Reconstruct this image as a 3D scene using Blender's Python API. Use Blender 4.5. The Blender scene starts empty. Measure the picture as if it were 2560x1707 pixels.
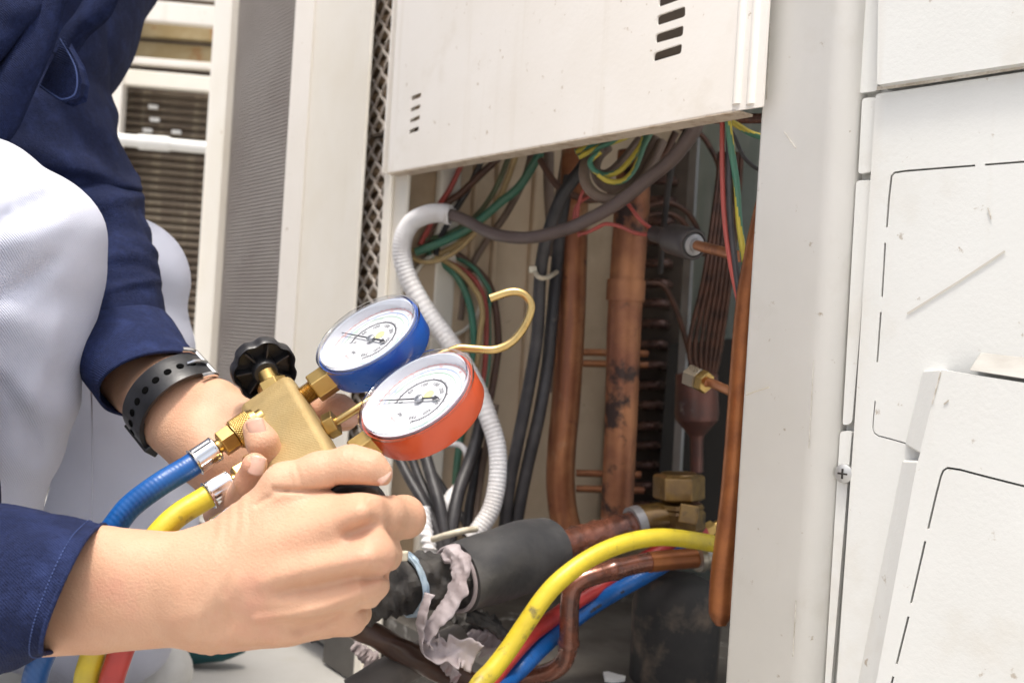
import bpy, bmesh, math, random
import numpy as np
from mathutils import Vector, noise
random.seed(7)
rng = np.random.default_rng(3)
S = bpy.context.scene
COL = S.collection

# ------------------------------------------------------------------ camera, sky, sun, exposure
F = 2560 * 35 / 36.0
ROLL = math.radians(3.6)
CAM = np.array([0.0, 0.0, 0.46])
GZ = .115                            # ground level
RC = np.array([math.cos(ROLL), 0, math.sin(ROLL)])
UC = np.array([-math.sin(ROLL), 0, math.cos(ROLL)])
FW = np.array([0.0, 1.0, 0.0])
cd = bpy.data.cameras.new('camera')
cam = bpy.data.objects.new('camera', cd); COL.objects.link(cam)
cd.lens = 35; cd.sensor_width = 36; cd.sensor_fit = 'HORIZONTAL'
cd.clip_start = 0.02; cd.clip_end = 500
cd.dof.use_dof = True; cd.dof.focus_distance = 0.53; cd.dof.aperture_fstop = 11
from mathutils import Matrix
cam.matrix_world = Matrix(((RC[0], UC[0], -FW[0], CAM[0]), (RC[1], UC[1], -FW[1], CAM[1]), (RC[2], UC[2], -FW[2], CAM[2]), (0, 0, 0, 1)))
S.camera = cam

SUN_DIR = Vector((-0.08, -0.24, 0.97)).normalized()          # towards the sun
W = bpy.data.worlds.new('World'); S.world = W; W.use_nodes = True
nt = W.node_tree
bg = nt.nodes['Background']
sky = nt.nodes.new('ShaderNodeTexSky'); sky.sky_type = 'NISHITA'; sky.sun_disc = False
sky.sun_elevation = math.asin(SUN_DIR.z); sky.sun_rotation = math.atan2(SUN_DIR.x, SUN_DIR.y)
sky.dust_density = 6.0; sky.air_density = 0.8; sky.ozone_density = 0.5
hs = nt.nodes.new('ShaderNodeHueSaturation'); hs.inputs['Saturation'].default_value = .5   # hazy white sky
nt.links.new(sky.outputs[0], hs.inputs['Color']); nt.links.new(hs.outputs[0], bg.inputs[0]); bg.inputs[1].default_value = 0.15
sd = bpy.data.lights.new('sun', 'SUN'); sd.energy = 1.7; sd.angle = math.radians(9.0); sd.color = (1.0, 0.94, 0.84)
so = bpy.data.objects.new('sun', sd); COL.objects.link(so)
so.rotation_euler = (-SUN_DIR).to_track_quat('-Z', 'Y').to_euler(); so.location = (0, 0, 6)
S.view_settings.view_transform = 'Standard'; S.view_settings.look = 'None'
S.view_settings.gamma = 1; S.view_settings.use_curve_mapping = False
S.view_settings.exposure = 0.82

# ------------------------------------------------------------------ helpers: places
def ray(x, y):
    return RC * ((x - 1280) / F) - UC * ((y - 853.5) / F) + FW
def P(x, y, z):                      # a point of the place from the photo's pixel and its distance
    return CAM + ray(x, y) * z
class Plane:
    def __init__(s, p, d):           # vertical plane through p along horizontal direction d (towards the right)
        s.p = np.array(p, float); d = np.array([d[0], d[1], 0.0]); s.d = d / np.linalg.norm(d)
        s.n = np.array([s.d[1], -s.d[0], 0.0])     # outward, towards the camera
        if s.n.dot(CAM - s.p) < 0: s.n = -s.n
    def at(s, x, y, off=0.0):        # off > 0 comes out towards the viewer
        r = ray(x, y); q = s.p + s.n * off
        t = s.n.dot(q - CAM) / s.n.dot(r)
        return CAM + r * t
    def z(s, x, y): return s.at(x, y)[1]
    def uv(s, q): v = q - s.p; return np.array([v.dot(s.d), v[2]])
    def back(s, u, w, off=0.0): return s.p + s.d * u + np.array([0, 0, w]) + s.n * off
PA = P(980, 441, .95); PB = P(1840, 278, .613)
M = Plane(PA, (PB - PA)[:2])                     # front of the open unit
NIN = -M.n                                       # into the unit
j0 = M.at(988, 560, -.006)
LW = Plane(j0 + M.d * .0016, NIN[:2])              # its inner left wall
def Q(x, y, off): return P(x, y, M.z(x, y) + off)

# ------------------------------------------------------------------ helpers: objects
def world_loc(o):
    v = Vector((0, 0, 0))
    while o: v += o.location; o = o.parent
    return np.array(v)
def setp(o, label=None, cat=None, group=None, kind=None):
    if label: o['label'] = label
    if cat: o['category'] = cat
    if group: o['group'] = group
    if kind: o['kind'] = kind
    return o
def thing(name, label, cat, loc, group=None):
    o = bpy.data.objects.new(name, None); COL.objects.link(o); o.location = Vector(loc); o.empty_display_size = .02
    return setp(o, label, cat, group)
def obj(name, geo, mat, parent=None, smooth=True, bevel=0.0, solid=0.0, sharp=40, sub=0, mi=None):
    v, f = geo
    v = np.asarray(v, float)
    if parent is None:
        org = np.array([(v[:, 0].min() + v[:, 0].max()) / 2, (v[:, 1].min() + v[:, 1].max()) / 2, v[:, 2].min()])
    else: org = world_loc(parent)
    me = bpy.data.meshes.new(name)
    if isinstance(f, np.ndarray) and len(f):
        me.from_pydata((v - org).tolist(), [], f.tolist())
    else: me.from_pydata((v - org).tolist(), [], [tuple(int(i) for i in q) for q in f])
    mats = mat if isinstance(mat, (list, tuple)) else [mat]
    for m in mats: me.materials.append(m)
    if mi is not None: me.polygons.foreach_set('material_index', np.asarray(mi, np.int32))
    me.polygons.foreach_set('use_smooth', [bool(smooth)] * len(me.polygons))
    if smooth and sharp < 180:
        me.set_sharp_from_angle(angle=math.radians(sharp))
    me.update()
    o = bpy.data.objects.new(name, me); COL.objects.link(o)
    if parent is None: o.location = Vector(org)
    else: o.parent = parent
    if sub:
        m = o.modifiers.new('s', 'SUBSURF'); m.levels = m.render_levels = sub
    if solid:
        m = o.modifiers.new('t', 'SOLIDIFY'); m.thickness = solid; m.offset = -1
    if bevel:
        m = o.modifiers.new('b', 'BEVEL'); m.width = bevel; m.segments = 2; m.limit_method = 'ANGLE'; m.angle_limit = math.radians(35)
    return o
def join(*gs):
    V, Fc, n = [], [], 0
    for v, f in gs:
        v = np.asarray(v, float)
        V.append(v); Fc += [tuple(int(i) + n for i in q) for q in f]; n += len(v)
    return np.concatenate(V), Fc
def catmull(pts, n):
    p = np.asarray(pts, float)
    if len(p) == 2: t = np.linspace(0, 1, n)[:, None]; return p[0] * (1 - t) + p[1] * t
    q = np.vstack([2 * p[0] - p[1], p, 2 * p[-1] - p[-2]])
    ts = np.linspace(0, len(p) - 1 - 1e-9, n); i = ts.astype(int); t = (ts - i)[:, None]
    a, b, c, d = q[i], q[i + 1], q[i + 2], q[i + 3]
    return .5 * ((2 * b) + (-a + c) * t + (2 * a - 5 * b + 4 * c - d) * t * t + (-a + 3 * b - 3 * c + d) * t ** 3)
def frames(p):
    t = np.gradient(p, axis=0); t /= np.linalg.norm(t, axis=1)[:, None] + 1e-12
    u = np.cross(t[0], [0.13, 0.3, 1.0]); u /= np.linalg.norm(u); U = [u]
    for i in range(1, len(p)):
        u = U[-1] - t[i] * U[-1].dot(t[i]); u /= np.linalg.norm(u); U.append(u)
    U = np.array(U); return t, U, np.cross(t, U)
def tube(pts, r, seg=12, n=None, cap=True, fr=None):
    """pts: world points; r: radius, list of radii or fr(s, theta)->radius grid"""
    k = len(pts); n = n or (2 if k == 2 else max(8, 9 * (k - 1)))
    p = catmull(pts, n)
    rr = np.full(n, r) if np.isscalar(r) else np.interp(np.linspace(0, k - 1, n), np.arange(len(r)) * (k - 1) / (len(r) - 1), r)
    t, U, Wv = frames(p)
    th = np.linspace(0, 2 * math.pi, seg, endpoint=False)
    R = rr[:, None] * np.ones(seg)
    if fr is not None: R = R + fr(np.linspace(0, 1, n)[:, None], th[None, :], rr[:, None])
    v = p[:, None] + R[..., None] * (U[:, None] * np.cos(th)[None, :, None] + Wv[:, None] * np.sin(th)[None, :, None])
    v = v.reshape(-1, 3)
    i = np.arange(n - 1)[:, None] * seg; j = np.arange(seg)[None]; j2 = (j + 1) % seg
    f = np.stack([i + j, i + j2, i + seg + j2, i + seg + j], -1).reshape(-1, 4).tolist()
    if cap:
        f.append(list(range(seg - 1, -1, -1))); f.append([(n - 1) * seg + a for a in range(seg)])
    return v, f
def lathe(c, ax, prof, seg=32, e1=None, close=False, open_=False):
    """prof: (height along axis, radius)"""
    ax = np.asarray(ax, float); ax /= np.linalg.norm(ax)
    if e1 is None: e1 = np.cross(ax, [0.3, 0.2, 1.0])
    e1 = e1 - ax * e1.dot(ax); e1 /= np.linalg.norm(e1); e2 = np.cross(ax, e1)
    th = np.linspace(0, 2 * math.pi, seg, endpoint=False)
    ring = np.cos(th)[:, None] * e1 + np.sin(th)[:, None] * e2
    v = np.concatenate([c + ax * h + ring * max(r, 1e-5) for h, r in prof]); n = len(prof)
    f = []
    for a in range(n - 1 + (1 if close else 0)):
        b = (a + 1) % n
        for j in range(seg):
            k = (j + 1) % seg
            f.append((a * seg + j, a * seg + k, b * seg + k, b * seg + j))
    if not close and not open_:
        f.append(tuple(range(seg - 1, -1, -1))); f.append(tuple((n - 1) * seg + j for j in range(seg)))
    return v, f
def hexa(c0, c1, r, ch=.12, seg=6, ph=0.0):
    c0, c1 = np.asarray(c0), np.asarray(c1); ax = c1 - c0; L = np.linalg.norm(ax); ax = ax / L
    e1 = np.cross(ax, [0.2, 0.7, 1.0]); e1 /= np.linalg.norm(e1); e2 = np.cross(ax, e1)
    e1 = e1 * math.cos(ph) + e2 * math.sin(ph)
    return lathe(c0, ax, [(0, r * (1 - ch)), (r * ch * .6, r), (L - r * ch * .6, r), (L, r * (1 - ch))], seg, e1)
def box(c, ax, ay, az):              # half-axis vectors
    c, ax, ay, az = map(np.asarray, (c, ax, ay, az))
    v = [c + sx * ax + sy * ay + sz * az for sx in (-1, 1) for sy in (-1, 1) for sz in (-1, 1)]
    return np.array(v), [(0, 1, 3, 2), (4, 6, 7, 5), (0, 4, 5, 1), (2, 3, 7, 6), (0, 2, 6, 4), (1, 5, 7, 3)]
def beam(p, q, w, t, nrm):           # bar from p to q, width w across, thickness t along nrm
    p, q, nrm = map(lambda a: np.asarray(a, float), (p, q, nrm)); d = q - p; L = np.linalg.norm(d); d /= L
    nrm = nrm - d * nrm.dot(d); nrm /= np.linalg.norm(nrm); s = np.cross(d, nrm)
    return box((p + q) / 2, d * L / 2, s * w / 2, nrm * t / 2)
def fillet(pts, r, k=5):
    pts = [np.array(p, float) for p in pts]; out = []
    for i, p in enumerate(pts):
        rr = r[i] if isinstance(r, (list, tuple)) else r
        a, b = pts[i - 1] - p, pts[(i + 1) % len(pts)] - p
        la, lb = np.linalg.norm(a), np.linalg.norm(b); q = min(rr, la * .45, lb * .45)
        if q < 1e-6: out.append(p); continue
        a, b = p + a / la * q, p + b / lb * q
        for s in np.linspace(0, 1, k): out.append((1 - s) ** 2 * a + 2 * s * (1 - s) * p + s * s * b)
    return out
def plate(outer, holes, pl, off, thick):
    """flat sheet with openings, traced on a plane; off = how far its front stands out"""
    loops = [[pl.uv(pl.at(x, y, off)) for x, y in lp] for lp in [outer] + list(holes)]
    bm = bmesh.new()
    for lp in loops:
        vs = [bm.verts.new((u, w, 0)) for u, w in lp]
        for i in range(len(vs)): bm.edges.new((vs[i - 1], vs[i]))
    bm.verts.index_update()
    bmesh.ops.triangle_fill(bm, use_beauty=True, use_dissolve=False, edges=bm.edges[:], normal=(0, 0, 1))
    bm.verts.index_update()
    co = [tuple(v.co) for v in bm.verts]; fs = [[v.index for v in f.verts] for f in bm.faces]; n = len(co)
    bm.free()
    v = np.array([pl.back(u, w, off) for u, w, _ in co] + [pl.back(u, w, off - thick) for u, w, _ in co])
    F2 = [f for f in fs] + [[i + n for i in reversed(f)] for f in fs]
    s = 0
    for lp in loops:
        m = len(lp)
        for i in range(m):
            a, b = s + i, s + (i + 1) % m
            F2.append([a, b, b + n, a + n])
        s += m
    bm = bmesh.new(); vv = [bm.verts.new(c) for c in v]
    for f in F2:
        try: bm.faces.new([vv[i] for i in f])
        except ValueError: pass
    bmesh.ops.recalc_face_normals(bm, faces=bm.faces[:]); bm.verts.index_update()
    v = np.array([q.co[:] for q in bm.verts]); F2 = [[q.index for q in f.verts] for f in bm.faces]; bm.free()
    return v, F2
def quadpx(pl, pts, off, thick): return plate(pts, [], pl, off, thick)
def loft(rings, nu=60, nv=64, disp=None, ex=1.0, cap0=False, cap1=False):
    """rings: (centre, half-axis a, half-axis b)"""
    C, A, B = (catmull([r[i] for r in rings], nu) for i in range(3))
    th = np.linspace(0, 2 * math.pi, nv, endpoint=False)
    c, s = np.cos(th), np.sin(th)
    if ex != 1: c, s = np.sign(c) * abs(c) ** ex, np.sign(s) * abs(s) ** ex
    v = C[:, None] + A[:, None] * c[None, :, None] + B[:, None] * s[None, :, None]
    if disp is not None:
        out = A[:, None] * c[None, :, None] / (np.sum(A * A, 1)[:, None, None]) + B[:, None] * s[None, :, None] / (np.sum(B * B, 1)[:, None, None])
        out /= np.linalg.norm(out, axis=2)[..., None] + 1e-9
        v = v + out * disp(np.linspace(0, 1, nu)[:, None], th[None, :], v)[..., None]
    v = v.reshape(-1, 3)
    i = np.arange(nu - 1)[:, None] * nv; j = np.arange(nv)[None]; j2 = (j + 1) % nv
    f = np.stack([i + j, i + nv + j, i + nv + j2, i + j2], -1).reshape(-1, 4).tolist()
    if cap0: f.append(list(range(nv)))
    if cap1: f.append([(nu - 1) * nv + a for a in reversed(range(nv))])
    return v, f
def nz(v, s, seed=0, oct=2):
    v = np.asarray(v); sh = v.shape[:-1]; q = v.reshape(-1, 3)
    return np.array([noise.fractal(Vector((a[0] * s + seed, a[1] * s - seed, a[2] * s + 2 * seed)), 1.0, 2.0, oct) for a in q]).reshape(sh)

# signed-distance skinning: chains of tapered capsules, blended, then meshed by surface nets
def sdf_mesh(chains, vox, extra=None, pad=.006):
    allp = np.concatenate([np.array([p for p, r in c['pts']]) for c in chains]); allr = max(r for c in chains for p, r in c['pts'])
    lo = allp.min(0) - allr - pad; hi = allp.max(0) + allr + pad
    n = np.ceil((hi - lo) / vox).astype(int) + 1
    g = np.full(n, 1.0, np.float32)
    def region(a, b):
        i0 = np.maximum(np.floor((a - lo) / vox).astype(int), 0); i1 = np.minimum(np.ceil((b - lo) / vox).astype(int) + 1, n)
        return tuple(slice(p, q) for p, q in zip(i0, i1)), i0, i1
    for c in chains:
        k = c.get('k', .006); pts = np.array([p for p, r in c['pts']]); rs = np.array([r for p, r in c['pts']])
        m = rs.max() + k + 3 * vox
        sl, i0, i1 = region(pts.min(0) - m, pts.max(0) + m)
        ax = [lo[d] + vox * np.arange(i0[d], i1[d]) for d in range(3)]
        X, Y, Z = np.meshgrid(*[a.astype(np.float32) for a in ax], indexing='ij')
        dm = None
        for a, b, ra, rb in zip(pts[:-1], pts[1:], rs[:-1], rs[1:]):
            ab = b - a; L2 = ab.dot(ab) + 1e-12
            t = np.clip(((X - a[0]) * ab[0] + (Y - a[1]) * ab[1] + (Z - a[2]) * ab[2]) / L2, 0, 1)
            d = np.sqrt((X - a[0] - t * ab[0]) ** 2 + (Y - a[1] - t * ab[1]) ** 2 + (Z - a[2] - t * ab[2]) ** 2) - (ra + (rb - ra) * t)
            if dm is None: dm = d
            else:
                kk = c.get('ki', .002); h = np.maximum(kk - abs(d - dm), 0) / kk; dm = np.minimum(d, dm) - h * h * kk * .25
        cur = g[sl]
        if c.get('cut'):
            h = np.maximum(k - abs(cur + dm), 0) / k; g[sl] = np.maximum(cur, -dm) + h * h * k * .25
        else:
            h = np.maximum(k - abs(cur - dm), 0) / k; g[sl] = np.minimum(cur, dm) - h * h * k * .25
    if extra is not None:
        near = np.argwhere(abs(g) < .012)
        w = lo + near * vox
        g[tuple(near.T)] += extra(w).astype(np.float32)
    return surface_nets(g, lo, vox)
def surface_nets(g, lo, vox):
    ins = g < 0; nx, ny, nzz = g.shape
    cnt = np.zeros((nx - 1, ny - 1, nzz - 1), np.int8)
    offs = [(a, b, c) for a in (0, 1) for b in (0, 1) for c in (0, 1)]
    for a, b, c in offs: cnt += ins[a:nx - 1 + a, b:ny - 1 + b, c:nzz - 1 + c]
    act = (cnt > 0) & (cnt < 8); idx = np.argwhere(act)
    ident = np.full(act.shape, -1, np.int64); ident[tuple(idx.T)] = np.arange(len(idx))
    acc = np.zeros((len(idx), 3)); num = np.zeros(len(idx))
    val = {o: g[idx[:, 0] + o[0], idx[:, 1] + o[1], idx[:, 2] + o[2]] for o in offs}
    for o in offs:
        for d in range(3):
            if o[d] == 0:
                q = list(o); q[d] = 1; q = tuple(q); a, b = val[o], val[q]
                m = (a < 0) != (b < 0); t = np.where(m, a / np.where(m, a - b, 1), 0)
                e = np.array(o, float)[None] + np.eye(3)[d][None] * t[:, None]
                acc[m] += e[m]; num[m] += 1
    v = lo + vox * (idx + acc / num[:, None])
    faces = []
    for d in range(3):
        a = ins; s0 = [slice(None)] * 3; s1 = [slice(None)] * 3; s0[d] = slice(0, -1); s1[d] = slice(1, None)
        ch = a[tuple(s0)] != a[tuple(s1)]
        e = np.argwhere(ch); u, w = (d + 1) % 3, (d + 2) % 3
        e = e[(e[:, u] > 0) & (e[:, w] > 0) & (e[:, u] < g.shape[u] - 1) & (e[:, w] < g.shape[w] - 1)]
        def cid(du, dw):
            q = e.copy(); q[:, u] -= du; q[:, w] -= dw; return ident[tuple(q.T)]
        qd = np.stack([cid(1, 1), cid(0, 1), cid(0, 0), cid(1, 0)], 1)
        flip = ~a[tuple(e.T)]
        qd[flip] = qd[flip][:, ::-1]
        faces.append(qd)
    fc = np.concatenate(faces)
    return v, fc[(fc >= 0).all(1)]
def K(x, y, z, r): return (P(x, y, z), r * z / F)

# ------------------------------------------------------------------ materials
def mat(name, col, rough=.5, metal=0.0, col2=None, sc=20, lo=.4, hi=.65, bump=0.0, bsc=200, sss=0.0, spec=None, coat=0.0, alpha=None, stain=None, streak=None, wave=None):
    m = bpy.data.materials.new(name); m.use_nodes = True; t = m.node_tree; b = t.nodes['Principled BSDF']
    b.inputs['Roughness'].default_value = rough; b.inputs['Metallic'].default_value = metal
    b.inputs['Base Color'].default_value = (*col, 1)
    if spec is not None: b.inputs['Specular IOR Level'].default_value = spec
    if coat: b.inputs['Coat Weight'].default_value = coat; b.inputs['Coat Roughness'].default_value = .1
    if sss:
        b.inputs['Subsurface Weight'].default_value = sss; b.inputs['Subsurface Radius'].default_value = (1, .35, .2); b.inputs['Subsurface Scale'].default_value = .004
    tc = t.nodes.new('ShaderNodeTexCoord'); src = tc.outputs['Object']
    cur = None
    def ns(scale, detail=5, vec=None, rough=.6):
        n = t.nodes.new('ShaderNodeTexNoise'); n.inputs['Scale'].default_value = scale; n.inputs['Detail'].default_value = detail; n.inputs['Roughness'].default_value = rough
        t.links.new(vec or src, n.inputs['Vector']); return n.outputs['Fac']
    def ramp(fac, a, bb):
        r = t.nodes.new('ShaderNodeMapRange'); r.inputs[1].default_value = a; r.inputs[2].default_value = bb; r.clamp = True
        t.links.new(fac, r.inputs[0]); return r.outputs[0]
    def mixc(fac, c1, c2):
        x = t.nodes.new('ShaderNodeMix'); x.data_type = 'RGBA'; t.links.new(fac, x.inputs[0])
        if isinstance(c1, tuple): x.inputs[6].default_value = (*c1, 1)
        else: t.links.new(c1, x.inputs[6])
        x.inputs[7].default_value = (*c2, 1); return x.outputs[2]
    if col2 is not None: cur = mixc(ramp(ns(sc), lo, hi), col, col2)
    if stain:
        for (c, s_, a, bb) in stain: cur = mixc(ramp(ns(s_, 8), a, bb), cur if cur is not None else col, c)
    if streak:
        c, s_, a, bb = streak
        mp = t.nodes.new('ShaderNodeMapping'); mp.inputs['Scale'].default_value = (1, 1, .06); t.links.new(src, mp.inputs[0])
        cur = mixc(ramp(ns(s_, 6, mp.outputs[0]), a, bb), cur if cur is not None else col, c)
    if cur is not None: t.links.new(cur, b.inputs['Base Color'])
    h = None
    if wave:
        w = t.nodes.new('ShaderNodeTexWave'); w.inputs['Scale'].default_value = wave[0]; w.inputs['Distortion'].default_value = wave[2] if len(wave) > 2 else .5
        w.bands_direction = wave[3] if len(wave) > 3 else 'DIAGONAL'
        t.links.new(src, w.inputs['Vector']); bp = t.nodes.new('ShaderNodeBump'); bp.inputs['Strength'].default_value = wave[1]; bp.inputs['Distance'].default_value = .0006
        t.links.new(w.outputs['Fac'], bp.inputs['Height']); h = bp
    if bump:
        bp = t.nodes.new('ShaderNodeBump'); bp.inputs['Strength'].default_value = bump; bp.inputs['Distance'].default_value = .001
        t.links.new(ns(bsc, 4), bp.inputs['Height'])
        if h: t.links.new(h.outputs[0], bp.inputs['Normal'])
        h = bp
    if h: t.links.new(h.outputs[0], b.inputs['Normal'])
    rv = t.nodes.new('ShaderNodeMath'); rv.operation = 'MULTIPLY_ADD'; rv.inputs[1].default_value = .25; rv.inputs[2].default_value = rough - .12
    t.links.new(ns(sc * 1.7, 4), rv.inputs[0]); t.links.new(rv.outputs[0], b.inputs['Roughness'])
    return m
m_white = mat('white_paint', (.83, .79, .735), .42, col2=(.80, .755, .69), sc=9, bump=.12, bsc=260, stain=[((.45, .36, .25), 110, .665, .72), ((.70, .64, .55), 12, .58, .78)], streak=((.70, .64, .55), 30, .56, .78))
m_panel = mat('grey_white_plastic', (.645, .65, .63), .45, col2=(.615, .615, .59), sc=7, bump=.12, bsc=420, stain=[((.36, .31, .25), 120, .665, .73), ((.57, .55, .50), 14, .60, .80)], streak=((.60, .585, .545), 34, .56, .78))
m_cream = mat('cream_paint', (.83, .785, .70), .45, col2=(.79, .735, .63), sc=8, bump=.1, bsc=200, stain=[((.45, .30, .16), 45, .68, .8)])
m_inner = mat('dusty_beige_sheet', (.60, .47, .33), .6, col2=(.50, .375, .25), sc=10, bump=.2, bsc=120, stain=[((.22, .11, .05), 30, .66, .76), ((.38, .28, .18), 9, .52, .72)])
m_edge = mat('rusty_sheet_edge', (.55, .46, .36), .7, col2=(.30, .19, .11), sc=120, lo=.5, hi=.75, bump=.4, bsc=400)
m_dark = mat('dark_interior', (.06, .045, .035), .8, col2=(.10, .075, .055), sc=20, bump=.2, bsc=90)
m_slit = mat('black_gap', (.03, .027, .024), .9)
m_navy = mat('navy_twill', (.008, .013, .046), .85, col2=(.013, .021, .070), sc=420, lo=.35, hi=.7, bump=.9, bsc=700, spec=.2, wave=(380, .6, .6), stain=[((.021, .033, .105), 60, .5, .75), ((.007, .011, .04), 18, .55, .8)])
m_navyc = mat('navy_cuff_twill', (.010, .016, .056), .85, col2=(.016, .026, .085), sc=420, lo=.35, hi=.7, bump=.9, bsc=700, spec=.2, wave=(380, .6, .6), stain=[((.025, .040, .125), 70, .5, .75)])
m_thread = mat('navy_thread', (.05, .08, .22), .8)
m_trous = mat('white_twill', (.66, .68, .79), .85, col2=(.63, .655, .77), sc=8, bump=.25, bsc=700, spec=.2, wave=(330, .5, .2))
m_skin = mat('skin', (.585, .35, .23), .5, spec=.4, col2=(.545, .30, .19), sc=45, lo=.35, hi=.7, bump=.42, bsc=900, sss=.12, wave=(150, .07, 12), stain=[((.58, .29, .20), 24, .54, .74), ((.44, .22, .13), 330, .74, .78)])
m_nail = mat('nail', (.66, .42, .33), .3, col2=(.58, .32, .24), sc=60, sss=.2)
m_brass = mat('brass', (.55, .38, .14), .34, 1.0, col2=(.42, .27, .09), sc=60, lo=.45, hi=.7, bump=.08, bsc=300)
m_block = mat('blasted_brass', (.52, .39, .19), .52, .75, col2=(.46, .33, .145), sc=50, lo=.4, hi=.7, bump=.35, bsc=900, stain=[((.32, .22, .09), 120, .70, .78)], wave=(260, .10, 1.5))
m_rod = mat('brass_rod', (.60, .44, .19), .3, .95, col2=(.5, .34, .13), sc=70)
m_copper = mat('aged_copper', (.42, .18, .08), .38, .5, col2=(.27, .10, .048), sc=26, lo=.38, hi=.62, bump=.15, bsc=160, stain=[((.09, .04, .032), 40, .60, .70), ((.52, .34, .20), 16, .57, .70)], streak=((.22, .085, .045), 60, .54, .66))
m_copper2 = mat('scorched_copper', (.42, .185, .085), .40, .45, col2=(.23, .09, .05), sc=20, lo=.35, hi=.6, bump=.2, bsc=160, stain=[((.05, .03, .025), 30, .54, .62), ((.48, .40, .34), 18, .66, .78)])
m_copperd = mat('dirty_wet_copper', (.20, .07, .04), .25, .4, col2=(.07, .035, .028), sc=60, bump=.3, bsc=150, coat=.4)
m_coppern = mat('bright_copper', (.29, .105, .035), .34, .55, col2=(.20, .068, .025), sc=60, stain=[((.15, .06, .03), 90, .68, .74)])
m_bronze = mat('tarnished_valve_brass', (.23, .135, .035), .32, .55, col2=(.12, .065, .022), sc=45, bump=.5, bsc=120, coat=.5, stain=[((.05, .03, .015), 60, .6, .72), ((.34, .27, .16), 90, .70, .78)])
m_foam = mat('black_foam', (.026, .026, .028), .6, col2=(.055, .053, .052), sc=24, bump=.4, bsc=200, stain=[((.16, .15, .135), 30, .60, .74), ((.10, .095, .09), 9, .5, .62), ((.3, .28, .26), 130, .72, .78)])
m_foamr = mat('rough_black_foam', (.022, .020, .019), .7, col2=(.05, .045, .04), sc=50, bump=.8, bsc=160)
m_tape = mat('torn_grey_tape', (.40, .35, .36), .6, col2=(.27, .22, .22), sc=26, bump=.4, bsc=120, stain=[((.13, .10, .09), 40, .6, .72)])
m_blackp = mat('black_plastic', (.012, .012, .014), .38, col2=(.020, .019, .021), sc=60, bump=.08, bsc=500)
m_hole = mat('strap_hole_black', (.002, .002, .002), .95, spec=.05)
m_strap = mat('black_rubber_strap', (.014, .0145, .017), .36, spec=.5, col2=(.008, .0085, .010), sc=80, bump=.1, bsc=600)
m_steel = mat('bright_steel', (.72, .72, .72), .2, 1.0, col2=(.6, .6, .6), sc=80)
m_chrome = mat('crimped_chrome', (.75, .75, .75), .16, 1.0)
m_alu = mat('aluminium_sheet', (.42, .42, .43), .45, .6, col2=(.32, .31, .31), sc=20, bump=.1, bsc=100)
m_cgrey = mat('grey_brown_cable', (.105, .075, .066), .42, col2=(.135, .10, .09), sc=30, bump=.08, bsc=200)
m_cblack = mat('black_cable', (.026, .024, .026), .45, col2=(.06, .055, .055), sc=30, bump=.1, bsc=200, stain=[((.16, .13, .11), 40, .66, .78)])
m_cbrown = mat('brown_cable', (.115, .055, .035), .5, col2=(.075, .04, .028), sc=30)
m_cred = mat('red_wire', (.42, .075, .06), .45, col2=(.32, .07, .055), sc=30)
m_cgreen = mat('green_wire', (.055, .20, .135), .48, col2=(.10, .19, .12), sc=30)
m_colive = mat('dusty_green_wire', (.10, .15, .08), .5, col2=(.14, .13, .07), sc=30)
m_cyel = mat('yellow_wire', (.52, .42, .06), .45, col2=(.52, .42, .05), sc=30)
m_ctan = mat('tan_wire', (.48, .34, .15), .5, col2=(.36, .25, .12), sc=30)
m_cgl = mat('dusty_grey_cable', (.20, .145, .11), .6, col2=(.15, .105, .08), sc=30)
m_conduit = mat('white_conduit', (.80, .79, .79), .5, col2=(.62, .59, .57), sc=20, bump=.1)
m_tie = mat('pale_nylon', (.62, .57, .45), .45, col2=(.5, .42, .3), sc=60)
m_tieb = mat('blue_grey_nylon', (.30, .40, .50), .4, col2=(.36, .44, .5), sc=60)
m_hblue = mat('blue_hose', (.004, .085, .31), .38, col2=(.005, .07, .255), sc=60, bump=.15, bsc=260, stain=[((.004, .04, .13), 90, .62, .72)], wave=(160, .12, .1))
m_hyel = mat('yellow_hose', (.60, .47, .025), .42, col2=(.52, .40, .025), sc=50, bump=.3, bsc=260, stain=[((.20, .16, .04), 90, .60, .70), ((.42, .33, .05), 20, .55, .7)])
m_hred = mat('red_hose', (.42, .035, .03), .36, col2=(.34, .03, .028), sc=60, bump=.25, bsc=260, stain=[((.14, .02, .018), 90, .62, .72)])
m_gblue = mat('blue_enamel', (.006, .085, .42), .3, col2=(.007, .095, .45), sc=40, bump=.05, bsc=300, stain=[((.01, .02, .06), 260, .78, .8)], coat=.2)
m_gred = mat('orange_red_enamel', (.62, .085, .022), .32, col2=(.58, .075, .02), sc=40, bump=.05, bsc=300, stain=[((.10, .02, .01), 260, .79, .81)], coat=.2)
m_dial = mat('dial_white', (.64, .64, .645), .5)
m_pk = mat('print_black', (.06, .06, .07), .6); m_ptr = mat('pointer_black', (.04, .04, .045), .5); m_pr = mat('print_red', (.70, .28, .26), .6); m_pb = mat('print_blue', (.30, .42, .72), .6)
m_pg = mat('print_green', (.32, .58, .38), .6); m_py = mat('print_yellow', (.82, .78, .30), .6)
m_teal = mat('teal_plastic', (.004, .085, .095), .4, col2=(.004, .07, .08), sc=40, bump=.1, bsc=200)
m_conc = mat('concrete', (.44, .43, .405), .85, col2=(.38, .365, .34), sc=5, bump=.4, bsc=60, stain=[((.22, .19, .15), 6.5, .66, .76), ((.40, .38, .34), 40, .6, .75)])
m_concd = mat('dark_concrete', (.26, .25, .23), .9, col2=(.20, .185, .16), sc=8, bump=.4, bsc=70)
m_pan = mat('dirty_base_pan', (.10, .092, .082), .6, col2=(.05, .044, .038), sc=16, bump=.5, bsc=60, stain=[((.46, .45, .43), 28, .60, .74)])
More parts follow.
